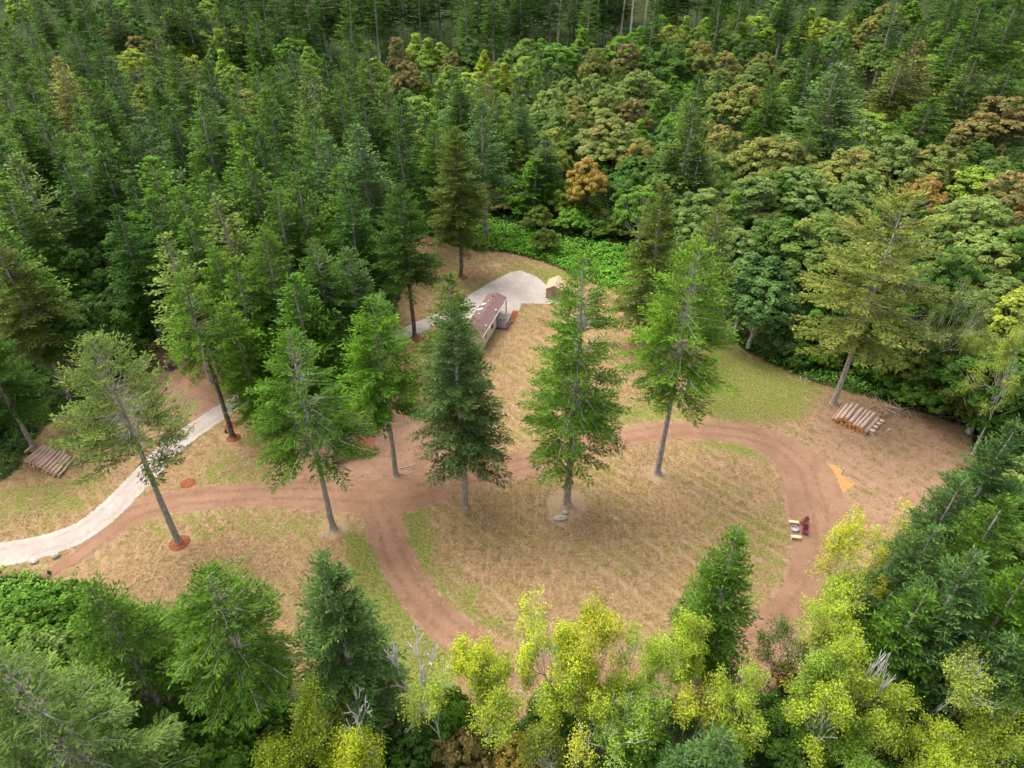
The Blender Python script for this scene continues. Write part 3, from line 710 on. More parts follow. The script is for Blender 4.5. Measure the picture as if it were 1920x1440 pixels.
# kind colour tipx tipy height radius
FOREST = """
F g 5 45 28 4.5;A l 30 2 16 5;F g 52 40 27 4;F g 115 42 27 4;F d 140 60 26 4;F g 179 56 27 4.2;F t 107 116 27 4;F s 197 114 28 4.2;F g 75 108 26 4;F g 85 80 27 4
F g 45 135 26 4;F g 0 140 27 4.5;F o 5 180 26 4;F g 25 225 26 4.4;F g 75 213 27 4.8;F g 150 203 26 4;F g 155 152 26 4;F g 178 158 25 3.8;F o 286 56 28 5;F g 330 95 26 5;F g 295 135 26 4.2
F d 390 116 23 3.8;F d 295 170 22 3.4;F d 280 195 22 3.4;F g 315 207 23 3.4;F s 325 222 22 3.2;F s 378 172 27 4.6;F g 365 195 26 4.4;F g 405 195 22 3.6;F b 450 238 26 4;F s 255 230 27 4.8;F d 233 250 25 3.8;F g 172 240 26 4.6;F g 190 246 25 4.2
F g 145 264 27 4.6;F g 50 228 26 4.4;F w 37 303 27 4.6;F b 265 308 27 5;F b 355 317 20 2;F g 380 330 24 4.4;F g 440 175 25 4;F g 480 125 26 4.2;F g 500 178 26 4.2;F g 461 296 27 4.6;F d 12 250 25 4.4;F d 110 300 26 4
F g 335 361 24 4;F w 413 375 26 4.2;F g 365 425 22 4;F w 313 455 23 4.2;F g 25 440 24 4;F d 240 340 24 4;F d 180 300 24 4;F g 440 330 24 4;F g 0 350 25 4.4
A L 12 320 15 4.5;M M 122 468 15 5;M M 75 440 14 5;M M 60 540 12 4.5;M M 165 560 12 4.5;M M 200 450 14 5;B M 232 570 6 3;M M 120 600 12 5;F d 280 380 24 4;F d 215 395 23 4
M n 216 36 17 6.5;M n 250 70 16 6;M u 316 45 16 6;M M 252 40 17 7;A m 277 44 16 5;A l 318 20 15 4.5;A o 366 25 16 4.5;A l 390 12 15 5;A y 250 104 14 5;A q 262 165 14 5;A q 285 155 13 4.5
A y 343 82 14 4.5;A y 362 76 14 4.5;A q 382 72 14 5;A q 405 68 14 5;A q 430 56 14 5;A y 448 52 14 4.5;A l 460 54 13 5;A l 420 108 14 5;A q 368 115 13 4.5;A l 375 172 13 4.5;A k 402 176 13 4.5;A l 436 135 13 4.5;A m 398 95 14 5;A l 440 80 13 4.5
M M 160 15 19 7;A L 222 4 16 6;M m 190 2 17 7;F d 205 -8 26 4.5;M n 162 38 14 5;F d 300 -2 27 4.4;F d 322 -6 27 4.4;F g 345 -5 27 4.4;F g 410 0 28 4.8;F d 447 2 28 4.8;F g 478 30 26 4.4
M m 490 91 16 6;A L 551 76 15 6;A l 577 91 15 5;F s 548 99 20 3.2;F d 610 108 25 4.4;F g 522 107 27 4.2;F g 508 135 26 4;F w 585 128 28 4.6;F w 569 172 26 4;F g 632 150 25 3.8;F o 684 85 27 4.4;F g 652 118 25 4;A l 706 112 15 6
M n 745 73 17 5;M n 763 118 16 6.5;A l 780 78 15 6;A l 803 88 15 6;A l 826 84 15 6;A l 845 128 15 5.5;M M 876 74 18 8;M n 846 100 15 5;A y 910 99 16 4;F u 914 140 25 2.8;A l 791 140 13 4;F s 852 146 27 4.6;A l 880 148 14 5.5;A y 945 134 14 5;A l 930 140 13 4
A l 775 184 14 6;F d 757 190 26 4.4;F g 725 165 27 4.6;F d 690 186 26 5;F s 680 243 27 5.4;F s 604 270 26 4.4;F g 585 218 27 4.2;F o 648 250 24 2.6;F s 905 198 27 4.6;F w 903 152 26 3;F g 926 178 24 4;F g 815 235 24 4;F d 745 250 24 4.4;A l 745 215 12 5;A q 800 235 12 5
M M 745 292 14 5.5;F d 800 220 24 4;F g 865 160 26 4;F g 512 365 24 4.2;F g 497 460 22 3.8;F g 597 470 22 3.4;F g 520 617 14 3.2;F g 560 330 25 4.2;F g 548 520 22 4;F g 432 505 21 3.8;F g 592 575 17 3.6;F g 612 505 20 4.2;F b 472 625 14 3.2;F g 556 565 17 3.8;F d 540 285 25 4.4;F d 480 250 25 4;F g 620 330 24 4;F d 650 360 24 4.4
A m 966 96 15 6;A L 985 85 15 5.5;A L 1016 77 15 6;A L 1046 88 15 6;A l 984 119 15 4.5;A l 1004 122 15 3.6;A L 1092 70 16 6.5;M p 1115 92 17 5.5;A L 1163 80 15 6;M n 1177 84 16 6;A L 1200 54 15 4.5;A L 1240 40 16 4.5;A q 1255 59 15 5
A l 1284 44 15 4.5;A l 1325 37 16 5.5;M m 1211 88 15 6;M M 1262 82 17 8.5;M m 1310 54 16 5.5;M p 1316 76 17 7.5;M p 1371 36 16 5.5;M m 1379 64 15 6;A l 1416 42 16 6.5;A l 1435 48 15 5;M p 1364 100 15 6.5;M M 1414 78 16 8;M p 1436 100 15 6
M k 1068 150 15 6;M k 1110 142 15 7;M k 1201 136 17 8.5;M k 1146 165 16 7;M n 1181 190 14 6.5;M k 1028 171 15 6.5;A q 1010 188 11 3;F o 965 150 25 3.6;F s 980 185 22 4;F g 1311 138 24 4.2;F o 1300 193 27 5.4;M p 1397 160 17 9.5;M p 1080 208 15 5.5;M m 1058 218 15 7;M m 1012 212 14 6.5
M p 1150 226 17 9.5;M M 1256 238 16 6.5;M p 1203 265 15 6;M p 1366 240 16 7.5;M p 1330 225 15 4;M q 1038 246 16 5.5;F s 1020 258 17 4;A q 975 280 12 4;A L 1012 294 12 3.6;F g 1000 302 13 3.6;M a 1102 300 14 5;M p 1432 266 17 9;M M 1238 292 15 7.5;M M 1190 300 14 7
F s 1310 292 18 4;M M 1155 262 14 7;A L 1290 262 13 4;M m 1340 290 15 6.5;B L 1040 330 9 4;B l 1060 355 7 4;B o 1010 390 5 4;B u 935 358 5 4.4;B o 1025 430 5 3.4;B L 1072 395 5 4;B o 1165 402 5 3.8;A L 1206 366 12 4.6;B M 1120 415 3.6 3.2;B L 960 330 8 4.2;B g 1095 380 5 4;B r 1163 378 4 1.2
M k 1324 362 15 7.5;M k 1388 436 11 6;M k 1420 338 15 8.5;M m 1360 330 14 6;M M 1460 330 14 7;A L 1380 376 12 3.6;M m 1245 330 14 6;M M 1215 318 14 7
A m 1450 12 16 6;A y 1521 30 15 6;A y 1503 60 14 5;A y 1533 46 14 3.6;A q 1552 40 15 5;A Y 1600 27 15 4.5;A o 1615 6 15 5;M p 1672 8 18 9.5;M p 1630 44 17 7.5;M k 1576 50 16 7;A L 1570 70 14 4.5;F d 1532 80 26 5;F o 1590 98 26 5.5;F s 1580 128 27 7.5;M m 1647 86 15 8;F u 1720 80 27 6.5;F o 1690 112 24 5
A l 1738 108 14 5.5;F g 1805 55 27 6.5;F g 1725 42 22 4.5;M m 1765 40 15 6;A L 1712 5 16 7;M M 1790 15 16 5;F g 1850 8 28 6.5;F g 1902 0 28 6.5;A l 1864 92 14 6;A l 1898 84 14 5.5;F o 1833 108 26 6;F g 1895 118 25 6;F g 1450 148 22 4;A l 1468 158 12 4;M m 1455 180 15 8;M M 1503 232 14 6.5;F g 1532 218 20 3;M k 1420 120 14 6
A q 1690 178 15 8.5;F g 1742 190 20 6;A l 1628 224 13 6.5;M p 1462 258 17 10;M p 1598 280 16 8;M k 1690 260 17 9.5;M p 1770 278 16 8.5;M n 1892 186 19 11;M n 1850 215 16 7;B y 1540 334 6 2.6;A l 1832 324 13 5.5;M a 1745 335 13 5;M n 1912 330 16 8;M k 1880 300 15 6
M k 1505 320 15 9;M k 1625 325 14 8;M k 1592 355 13 6.5;B q 1545 400 9 4;A M 1470 420 13 4.5;B q 1510 420 9 4.5;M m 1548 412 15 9.5;M k 1852 378 16 9.5;M n 1915 372 15 7;M k 1868 462 13 7.5;M k 1900 530 12 6;M M 1800 470 13 6;M m 1790 420 13 6;M M 1930 430 15 7
A s 1410 484 14 5.5;A s 1448 492 14 5.5;A s 1385 520 12 4;A s 1430 540 11 4.5;B s 1482 560 9 3.4;B s 1465 600 7 3.2;B L 1540 590 5 3.4;B L 1600 620 5 3.2;B M 1500 640 4 3;A q 1640 470 12 4;A M 1700 520 12 6;B u 1740 545 9 4;A o 1640 540 12 5.5;A g 1590 560 10 4.6
A o 1690 600 10 5;A o 1740 640 9 4.5;A M 1800 640 10 5;B o 1760 680 6 4;B g 1690 680 5 3.6;B g 1640 660 4.6 3;B o 1830 720 7 4;A L 1930 640 12 5;A M 1880 690 11 5;B M 1790 730 5 3.5;B M 1870 760 6 3.4;A q 1945 560 13 5;B g 1560 650 4 2.6;B L 1720 720 4 3
B L 25 1140 5 4.2;B L 95 1120 6 3.6;B L 10 1195 5 4;B k 70 1205 6 3.6;B L 160 1165 5 3.5;B g 240 1190 5 3.5;B g 60 1270 6 4;B g 400 1240 6 4;B g 440 1330 6 4;B L 300 1260 6 4;B g 370 1390 6 4;B q -10 1330 7 3.6
B M 250 560 5 2.6;B M 285 600 3 2
"""
BACK = """
510 92 30;545 100 31;571 105 30;596 118 31;622 104 30;645 100 30;668 98 31;690 96 30;712 90 31;735 85 31;757 84 31;782 80 31;806 82 30;829 78 31;853 76 31;873 84 33;898 96 33;926 112 35;953 100 34;976 90 33;993 85 33;1031 84 31;1046 72 31;1065 72 32;1098 78 32;1117 86 32;1132 80 31;1150 74 31;1160 78 27;1179 82 31;1205 70 31;1219 72 32;1243 62 31;1262 56 31;1284 52 31;1302 46 31;1330 50 32;1352 44 31;1372 40 31;1397 35 31;1422 28 31
470 84 30;455 40 30;428 44 30;402 40 30;384 52 29;352 48 29;330 44 29;302 40 29;488 96 29;532 84 30
"""
def firname(k): return {'F': ('fir_tree', 'fir tree', 'fir'), 'S': ('fir_tree', 'fir tree', 'fir'), 'M': ('maple_tree', 'maple tree', 'maple'), 'A': ('alder_tree', 'alder tree', 'alder'), 'B': ('shrub', 'shrub', 'shrub')}[k]

PEND = []   # trees waiting for a label: (kind, colour, x, y, H, R, tipx, tipy)
for it in FOREST.replace("\n", ";").split(";"):
    it = it.split()
    if len(it) != 6: continue
    k, c = it[0], it[1]; tx, ty, H, R = map(float, it[2:])
    # foot of a tree whose tip is seen at (tx, ty): walk down the ray to height H above the terrain
    d = ray(tx, ty); lo, hi = 5.0, 900.0
    for _ in range(40):
        mid = (lo + hi) / 2; zt = CAMH + d[2] * mid
        if zt > H * .97 + float(terrain(0, d[1] * mid)): lo = mid
        else: hi = mid
    x, y = d[0] * lo, d[1] * lo
    if y > 330:
        f = 330 / y; x, y = x * f, 330
    R *= 1.36 if k == 'F' else 1.0
    PEND.append((k, c, x, y, H, R, tx, ty)); TREES.append((x, y, R * .75, H))
for i, it in enumerate(BACK.replace("\n", ";").split(";")):
    it = it.split()
    if len(it) != 3: continue
    fx, fy, H = map(float, it); x, y = G(fx, fy + 14)
    k = 'S' if int(fx) in (1160, 1179, 1205, 1219, 1302, 1372, 1046) else 'F'
    PEND.append((k, ['g', 'd', 's', 'g', 'd'][i % 5] if k == 'F' else 'u', x, y, H * random.uniform(.92, 1.05), 5.8 if k == 'F' else 3.6, fx, 10)); TREES.append((x, y, 3.0, H))

# filler rows deeper in the forest, kept clear of the mapped trees
BR_ALL = list(BRAMBLES.values())
T_ = np.array([(t[0], t[1], t[2]) for t in TREES])
cand = []
rf = np.random.default_rng(5)
for _ in range(14000):
    y = rf.uniform(22, 330); x = rf.uniform(-1, 1) * (y * .80 + 22)
    cand.append((x, y))
cand = np.array(cand)
ok = sdist(cand, CLEAR) < -4.5
for b_ in BR_ALL: ok &= sdist(cand, b_) < -1.0
cand = cand[ok]
acc = []
for x, y in cand:
    near_ = y < 90
    if (np.hypot(T_[:, 0] - x, T_[:, 1] - y) < T_[:, 2] + (2.2 if near_ else 6.5 if (x < -.12 * y and y < 235) else 3.2)).any(): continue
    if acc and min((x - a_[0]) ** 2 + (y - a_[1]) ** 2 for a_ in acc) < (7.0 if near_ else 9.5 if y < 235 else 20.0) ** 2: continue
    if y < 50 and abs(x) < 45: continue
    px, py = project(x, y, 10)
    left = px < 760 and not (225 < px < 485 and 20 < py < 215)
    far = y > 235 and not (225 < px < 485 and y < 262)
    if y < 235 and left and min(((x - a_[0]) ** 2 + (y - a_[1]) ** 2 for a_ in acc), default=1e9) < 18 ** 2 and not near_: continue
    if far: k, c, H, R = 'F', rf.choice(['g', 'd', 's', 'd']), rf.uniform(24, 31), rf.uniform(3.8, 4.8)
    elif left: k, c, H, R = 'F', rf.choice(['g', 'd', 'g', 's']), rf.uniform(17, 23), rf.uniform(3.2, 4.4)
    elif rf.random() < .2: k, c, H, R = 'F', rf.choice(['g', 's', 'o']), rf.uniform(13, 18), rf.uniform(3, 4)
    elif rf.random() < .45: k, c, H, R = 'A', rf.choice(['L', 'l', 'm', 'g']), rf.uniform(9, 12), rf.uniform(3.4, 4.6)
    else: k, c, H, R = 'M', rf.choice(['m', 'k', 'M', 'M', 'p']), rf.uniform(10, 13), rf.uniform(4.8, 6.6)
    if near_ and k == 'F': H = rf.uniform(12, 17)
    if near_ and k != 'F': H *= .75
    if far: R *= 1.25
    tx, ty = project(x, y, H + float(terrain(x, y)))
    if not (-130 < tx < 2050 and -60 < ty < 1560): continue
    if px > 2000 or px < -100: continue
    acc.append((x, y)); PEND.append((k, str(c), x, y, H, R, tx, ty))

# the far wood beyond the last rows reads as one mass
LOW = [conifer(80 + i, 28, 5, .25, whorl=1.5, per=7, spray=1.5, wid=.5, bare=.1, droop=.25, tufts=.42) for i in range(3)]
fv, fvar = [], []
for q_ in range(720):
    if q_ < 420: y = rf.uniform(292, 520); x = rf.uniform(-1, 1) * (y * .82 + 20)
    else: y = rf.uniform(15, 330) ** .999; x = rf.choice([-1, 1]) * (y * .80 + 30 + 75 * rf.random() ** 1.3)   # the same wood beside the view
    me_ = LOW[int(rf.integers(3))][0]; n_ = len(me_.vertices); co = np.empty(n_ * 3, np.float32); me_.vertices.foreach_get("co", co); co = co.reshape(-1, 3)
    a_ = rf.uniform(0, 6.28); k_ = rf.uniform(.85, 1.2); ca, sa = math.cos(a_), math.sin(a_)
    fv.append(np.c_[(co[:, 0] * ca - co[:, 1] * sa) * k_ + x, (co[:, 0] * sa + co[:, 1] * ca) * k_ + y, co[:, 2] * rf.uniform(.9, 1.15) + float(terrain(0, y))]); fvar.append(np.clip(rf.uniform(0, 1, n_ // 4) * .6 + rf.uniform(0, .3), 0, 1))
fv = np.concatenate(fv); fvar = np.concatenate(fvar); n_ = len(fvar)
o = link("far_forest", npmesh("far_forest", fv, np.arange(4 * n_).reshape(n_, 4), [M_NEEDLE], dict(var=('FACE', fvar), aut=('FACE', np.zeros(n_)))))
o.color = (.05, .12, .02, 0); tag(o, "far-off dark fir wood closing the top of the view", "forest", kind="stuff")

# ---- labels that tell the forest trees apart, by look and by the landmark they stand beside
LAND = [(107, 150, "the tan-needled fir"), (216, 60, "the rusty round maple"), (395, 75, "the yellow-green alder row"), (490, 100, "the grey round maple"), (763, 135, "the brown-topped maple"), (876, 95, "the big dark maple"), (845, 260, "the lone tall olive fir"), (1115, 105, "the tan pointed maple"), (1262, 180, "the bright fern hollow"), (1300, 215, "the golden-olive fir"), (1150, 245, "the orange-crested maple"), (1102, 330, "the small orange maple"), (1397, 190, "the broad russet maple"), (1580, 160, "the silver-tipped fir"), (1672, 35, "the orange-tipped maple"), (1540, 340, "the small yellow bush"), (1892, 215, "the broad brown maple"), (1465, 290, "the tan domed maple"), (1690, 420, "the sprawling olive fir"), (585, 130, "the pale-stemmed bright fir"), (150, 478, "the pale gap in the firs"), (240, 625, "the left bramble bank"), (1415, 510, "the blue-green thicket"), (935, 375, "the olive bush"), (1060, 480, "the far bramble patch"), (1180, 40, "the bare white-trunked firs"), (1855, 410, "the domed sage maple"), (680, 260, "the big frosted fir"), (910, 110, "the yellow-tipped alder"), (914, 170, "the grey shaggy snag"), (265, 320, "the bright pointed fir"), (37, 310, "the pale-tipped leaning fir"), (455, 240, "the slim bright fir"), (1745, 345, "the orange bushy maple"), (1521, 50, "the yellow alder group"), (1805, 80, "the wind-swept fir"), (1850, 20, "the corner firs"), (20, 1140, "the bottom left hedge"), (1750, 620, "the right-hand log pile thicket"), (745, 80, "the narrow brown maple"), (350, 440, "the slim black-trunked fir"), (1000, 80, "the green alder screen"), (1690, 190, "the lime domed alder"), (500, 240, "the inner left firs"), (60, 200, "the upper left corner"), (620, 60, "the dark back row"), (960, 40, "the central back row")]
used = set()
def rel(dx, dy):
    d = math.hypot(dx, dy); near_ = "just " if d < 45 else "" if d < 110 else "well "
    if abs(dx) > 2.2 * abs(dy): return near_ + ("left of" if dx < 0 else "right of")
    if abs(dy) > 2.2 * abs(dx): return near_ + ("behind" if dy < 0 else "in front of")
    return near_ + ("behind and " if dy < 0 else "before and ") + ("left of" if dx < 0 else "right of")
GROUPS = {'F': "firs of the surrounding forest", 'S': "firs of the surrounding forest", 'M': "maples of the surrounding forest", 'A': "alders of the surrounding forest", 'B': "shrubs along the forest edge"}
def make_label(k, c, H, R, tx, ty):
    nm = firname(k)[2]
    if k == 'F': size = "young" if H < 15 else "tall" if H > 26.5 else "short" if H < 21 else "narrow" if R < 3.7 else "medium"
    elif k == 'S': size = "bare-stemmed"
    elif k == 'M': size = "wide" if R > 7.4 else "small" if R < 5.6 else "rounded"
    elif k == 'A': size = "tall" if H > 14.5 else "slim" if R < 4.2 else "feathery"
    else: size = "large" if R > 4 else "low"
    order = sorted(LAND, key=lambda L: math.hypot(tx - L[0], ty - L[1]))
    for n, L in enumerate(order):
        s = f"{size} {CNAME[c]} {nm} {rel(tx - L[0], ty - L[1])} {L[2]}"
        if s not in used and len(s.split()) <= 16:
            used.add(s); return s
    return f"{size} {CNAME[c]} {nm} in the forest"
PEND.sort(key=lambda q: q[3])
cnt = {}
for n, (k, c, x, y, H, R, tx, ty) in enumerate(PEND):
    protos = {'F': FIRS if H > 16 else YOUNG, 'S': SNAG, 'M': MAPLES, 'A': ALDERS, 'B': BUSHES}[k]
    pr = protos[n % len(protos)]
    nm, cat, _ = firname(k); cnt[nm] = cnt.get(nm, 0) + 1
    place_tree(nm, pr, x, y, H, R, 'v' if (k == 'F' and c == 'w') else c, label=make_label(k, c, H, R, tx, ty), cat=cat, group=GROUPS[k])
print("TREES", cnt, len(acc))

# ------------------------------------------------------------------ foreground broadleaf trees and dark firs at the right
NEARB = [  # tip x, tip y, H, R, kind, colour, label
 (1055, 1150, 17, 3.0, 'y', 'Y', "slim yellow alder at the bottom, left of the yellow clump"),
 (1145, 1142, 17, 3.2, 'y', 'Y', "yellow alder with forked top in the middle of the bottom yellow clump"),
 (1205, 1195, 16, 3.2, 'y', 'y', "yellow-green alder on the right side of the bottom yellow clump"),
 (1110, 1235, 14, 3.2, 'y', 'y', "yellow-green alder low in the bottom yellow clump"),
 (1180, 1290, 12, 3.0, 'y', 'l', "light green alder under the right side of the bottom yellow clump"),
 (885, 1195, 14, 2.3, 'y', 'Y', "small yellow alder on a bare white stem over the road bend"),
 (950, 1270, 14, 3.2, 'y', 'y', "spreading yellow-green alder with forked white trunk at the bottom"),
 (820, 1290, 13, 2.6, 'h', 'y', "half-dead alder, bare white twigs above yellow leaves"),
 (775, 1215, 13, 3.0, 'x', 'y', "leafless white-twigged tree left of the half-dead alder"),
 (670, 1300, 12, 2.8, 'x', 'y', "leafless white tree at the foot of the dense blue-green fir"),
 (565, 1308, 13, 2.6, 'y', 'y', "yellow-green alder right of the bottom leaning bare trunk"),
 (640, 1395, 11, 2.2, 'y', 'Y', "yellow alder crown cut by the bottom edge near the leafless tree"),
 (500, 1400, 10, 2.2, 'y', 'y', "small yellow-green crown at the bottom edge under the leaning trunk"),
 (1290, 1180, 14, 2.6, 'y', 'y', "yellow-green alder in front of the narrow blue-green fir"),
 (1315, 1305, 12, 2.2, 'h', 'Y', "orange-yellow sparse alder at the bottom, right of the clump"),
 (1405, 1265, 13, 3.0, 'y', 'y', "yellow-green alder below the curved end of the dirt road"),
 (1100, 1375, 11, 3.0, 'h', 'Y', "yellow alder with exposed white limbs at the bottom edge"),
 (1000, 1380, 9, 2.0, 'y', 'q', "dull yellow-green alder left of the exposed white limbs"),
 (1650, 985, 19, 3.0, 'y', 'Y', "tall yellow alder beside the garden chairs, reaching over the road"),
 (1585, 1060, 16, 2.4, 'y', 'y', "yellow-green alder leaning over the road below the garden chairs"),
 (1580, 1150, 16, 2.8, 'y', 'y', "yellow-green alder with pale stem below the tall yellow one"),
 (1560, 1235, 14, 2.2, 'y', 'l', "light green alder with tall pale stem at lower right"),
 (1590, 1290, 13, 3.2, 'y', 'y', "round yellow-green alder left of the white snag's foot"),
 (1650, 1225, 15, 1.7, 'x', 'y', "white dead snag with short broken twigs at lower right"),
 (1800, 1235, 15, 4.6, 'y', 'q', "wide dull yellow-green alder with silver limbs in the lower right corner"),
 (1700, 1300, 12, 3.0, 'y', 'y', "yellow-green alder left of the wide corner alder"),
 (1890, 1330, 11, 3.2, 'y', 'y', "yellow-green alder cut by the right edge at the bottom"),
 (1640, 1385, 9, 3.0, 'y', 'l', "light green alder at the bottom edge left of the corner"),
 (1480, 1180, 9, 2.3, 'h', 'o', "thin olive sapling overhanging the lower right end of the road"),
 (1530, 1340, 9, 2.4, 'y', 'L', "green alder at the bottom edge with a leaning grey stem"),
 (1770, 1400, 9, 3.0, 'y', 'y', "low yellow-green crown under the wide corner alder"),
 (1905, 572, 15, 3.6, 'y', 'q', "pale yellow-green tree with lichen-white limbs at the right edge"),
 (1800, 525, 16, 4.6, 'y', 'o', "olive tree with twin pale trunks right of the log pile"),
 (1855, 620, 13, 3.2, 'y', 'q', "pale yellow-green tree just left of the right edge"),
]
# trunk feet that can be seen
FEET = {(1905, 572): (1825, 852), (1800, 525): (1733, 735)}
for i, (tx, ty, H, R, k, c, lab) in enumerate(NEARB):
    if (tx, ty) in FEET:
        fx, fy = FEET[(tx, ty)]; x, y = G(fx, fy); H = float(height_at(fy, ty))
    else:
        d = ray(tx, ty); t = (H * .97 - CAMH) / d[2]; x, y = d[0] * t, d[1] * t
    R *= 1.15
    if k == 'x': pr = forked(300 + i, H, R, leafless=True, bark=M_DEAD, depth=4 + i % 2, fork=2)
    else: pr = forked(300 + i, H, R, leafn=30 if k == 'y' else 16, leaf=.072, rc=.5, depth=6, deadfrac=.03 if k == 'y' else .16, fork=2)
    place_tree("dead_tree" if k == 'x' else "alder_tree", pr, x, y, c=c, rot=0, label=lab, cat="dead tree" if k == 'x' else "alder tree")
    TREES.append((x, y, R, H))
RIGHTF = [
 (1905, 800, 22, 4.6, 's', "upper of the dark blue-green firs on the right edge"),
 (1800, 905, 20, 4.2, 's', "blue-green fir bordering the brown dirt at the right"),
 (1890, 945, 22, 4.8, 'g', "broad green fir in the middle of the right edge"),
 (1745, 1000, 19, 4.0, 's', "blue-green fir right of the tall yellow alder"),
 (1830, 1050, 21, 4.8, 's', "thick blue-green fir above the corner alder"),
 (1930, 1080, 20, 4.6, 'b', "bright green fir cut by the right edge"),
 (1730, 1120, 17, 4.0, 'g', "low green fir filling the gap behind the white snag"),
 (1900, 1200, 16, 4.2, 's', "blue-green fir right of the wide corner alder's crown"),
 (1355, 1385, 13, 3.4, 's', "dull blue-green fir top at the bottom edge right of the yellow clump"),
 (1290, 1420, 11, 3.0, 's', "small fir top cut by the bottom edge beside the yellow clump"),
]
for i, (tx, ty, H, R, c, lab) in enumerate(RIGHTF):
    d = ray(tx, ty); t = (H * .98 - CAMH) / d[2]; x, y = d[0] * t, d[1] * t
    pr = conifer(400 + i, H, R, .08, whorl=.5, per=6, spray=.44, wid=.065, fine=1.8, bare=.1, droop=.2, tufts=1.2, prof=.72)
    place_tree("fir_tree", pr, x, y, c=c, rot=0, label=lab, cat="fir tree")
    TREES.append((x, y, R, H))
NEARBUSH = [(870, 1405, 6, 2.6, 'u', 'B', "brown-green shrub at the bottom edge beneath the half-dead alder"), (975, 1395, 6, 2.2, 'a', 'B', "golden-orange shrub under the spreading alder"),
 (1005, 1430, 5, 1.6, 'r', 'B', "red-leaved shrub at the bottom edge"), (760, 1380, 6, 2.6, 'M', 'B', "dark green shrub between the two leafless trees"), (560, 1420, 6, 3, 'M', 'B', "dark shrub under the yellow-green alder left of the leafless tree"),
 (1450, 1330, 6, 2.8, 'M', 'B', "dark green shrub below the end of the dirt road"), (1480, 1250, 4, 1.5, 'r', 'B', "small red-leaved shrub at the road's lower right end"), (1680, 1220, 9, 3, 'M', 'B', "dark green shrub behind the white snag"),
 (720, 1425, 5, 2.6, 'g', 'B', "green shrub at the bottom edge below the leafless tree"), (1230, 1390, 6, 2.8, 'L', 'B', "green shrub under the bottom yellow clump"), (1600, 1200, 8, 2.6, 'M', 'B', "dark shrub among the lower right alders"),
 (850, 1310, 8, 2.4, 'L', 'B', "green shrub under the small yellow alder"), (1520, 1420, 6, 3, 'M', 'B', "dark shrub at the bottom edge by the leaning grey stem"), (1690, 1440, 5, 3, 'M', 'B', "dark shrub in the lower right gap"),
 (1040, 1300, 8, 2.6, 'L', 'B', "green shrub left under the bottom yellow clump"), (1800, 1330, 7, 3.4, 'M', 'B', "dark shrub beneath the wide corner alder")]
for i, (tx, ty, H, R, c, k, lab) in enumerate(NEARBUSH):
    d = ray(tx, ty); t = (H * .9 - CAMH) / d[2]; x, y = d[0] * t, d[1] * t
    pr = BUSHES[i % 3]
    place_tree("shrub", pr, x, y, H, R, c, label=lab, cat="shrub")
# ------------------------------------------------------------------ ground cover that nobody could count
def cover(name, label, cat, region_pts, dens, hgt, size, matl, rgb, seed, mound=1.0):
    """leafy mass over points (N,2)"""
    rng = np.random.default_rng(seed); P_ = region_pts; n = len(P_)
    def nz(sc): return np.sin(P_[:, 0] * sc + 3 * np.sin(P_[:, 1] * sc * .7)) * np.cos(P_[:, 1] * sc * 1.1 + 2 * np.sin(P_[:, 0] * sc * .6))
    h = hgt * (.55 + .3 * nz(.9) * mound + .25 * nz(2.3) * mound) * rng.uniform(.45, 1.05, n)
    c = np.c_[P_, terrain(P_[:, 0], P_[:, 1]) + np.maximum(.03, h)]
    nr = np.c_[rng.normal(0, .55, (n, 2)), np.full(n, .9)]
    V = cards(c, nr, size * rng.uniform(.5, 1.3, n), rng, .6)
    me_ = npmesh(name, V, np.arange(4 * n).reshape(n, 4), [matl], dict(var=('FACE', np.clip(.3 + .3 * nz(1.7) + rng.uniform(-.3, .5, n), 0, 1)), aut=('FACE', rng.uniform(0, 1, n))))
    o = link(name, me_); o.color = rgb
    return tag(o, label, cat, kind="stuff")
def scatter(pg, dens, rng, margin=.2):
    x0, y0 = pg.min(0) - .5; x1, y1 = pg.max(0) + .5
    n = int((x1 - x0) * (y1 - y0) * dens); Q = np.c_[rng.uniform(x0, x1, n), rng.uniform(y0, y1, n)]
    s = sdist(Q, pg); jit = rng.normal(0, .5, n)
    return Q[s + jit > margin]
rg = np.random.default_rng(21)
LBL = {'left': "dark green bramble bank behind the left dirt parking", 'far': "bright green bramble belt beyond the gravel pad", 'hollow': "bright green fern hollow amid the upper maples", 'bottom': "green bramble hedge along the bottom left of the clearing", 'right': "green brambles beneath the trees above the right log pile", 'gap': "small green fern gap among the upper centre trees"}
BC = {'left': (.10, .25, .03, 0), 'far': (.20, .46, .04, 0), 'hollow': (.25, .52, .05, 0), 'bottom': (.19, .37, .045, 0), 'right': (.14, .30, .04, 0), 'gap': (.12, .36, .035, 0)}
for k in BRAMBLES:
    pts_ = scatter(BRAMBLES[k], 26 if k not in ('hollow', 'gap') else 9, rg)
    cover("brambles", LBL[k], "brambles", pts_, 0, 1.5, .20 if k not in ('hollow', 'gap') else .4, M_LEAF, BC[k], 5)
# undergrowth on the forest floor
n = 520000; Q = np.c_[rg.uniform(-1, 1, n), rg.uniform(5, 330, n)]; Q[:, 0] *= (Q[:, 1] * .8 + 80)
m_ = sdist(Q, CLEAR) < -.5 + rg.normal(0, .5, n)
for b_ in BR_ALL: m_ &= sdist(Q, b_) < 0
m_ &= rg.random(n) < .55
cover("undergrowth", "dark leafy undergrowth on the forest floor", "undergrowth", Q[m_], 0, 1.1, .40, M_LEAF, (.05, .12, .022, 0), 6)
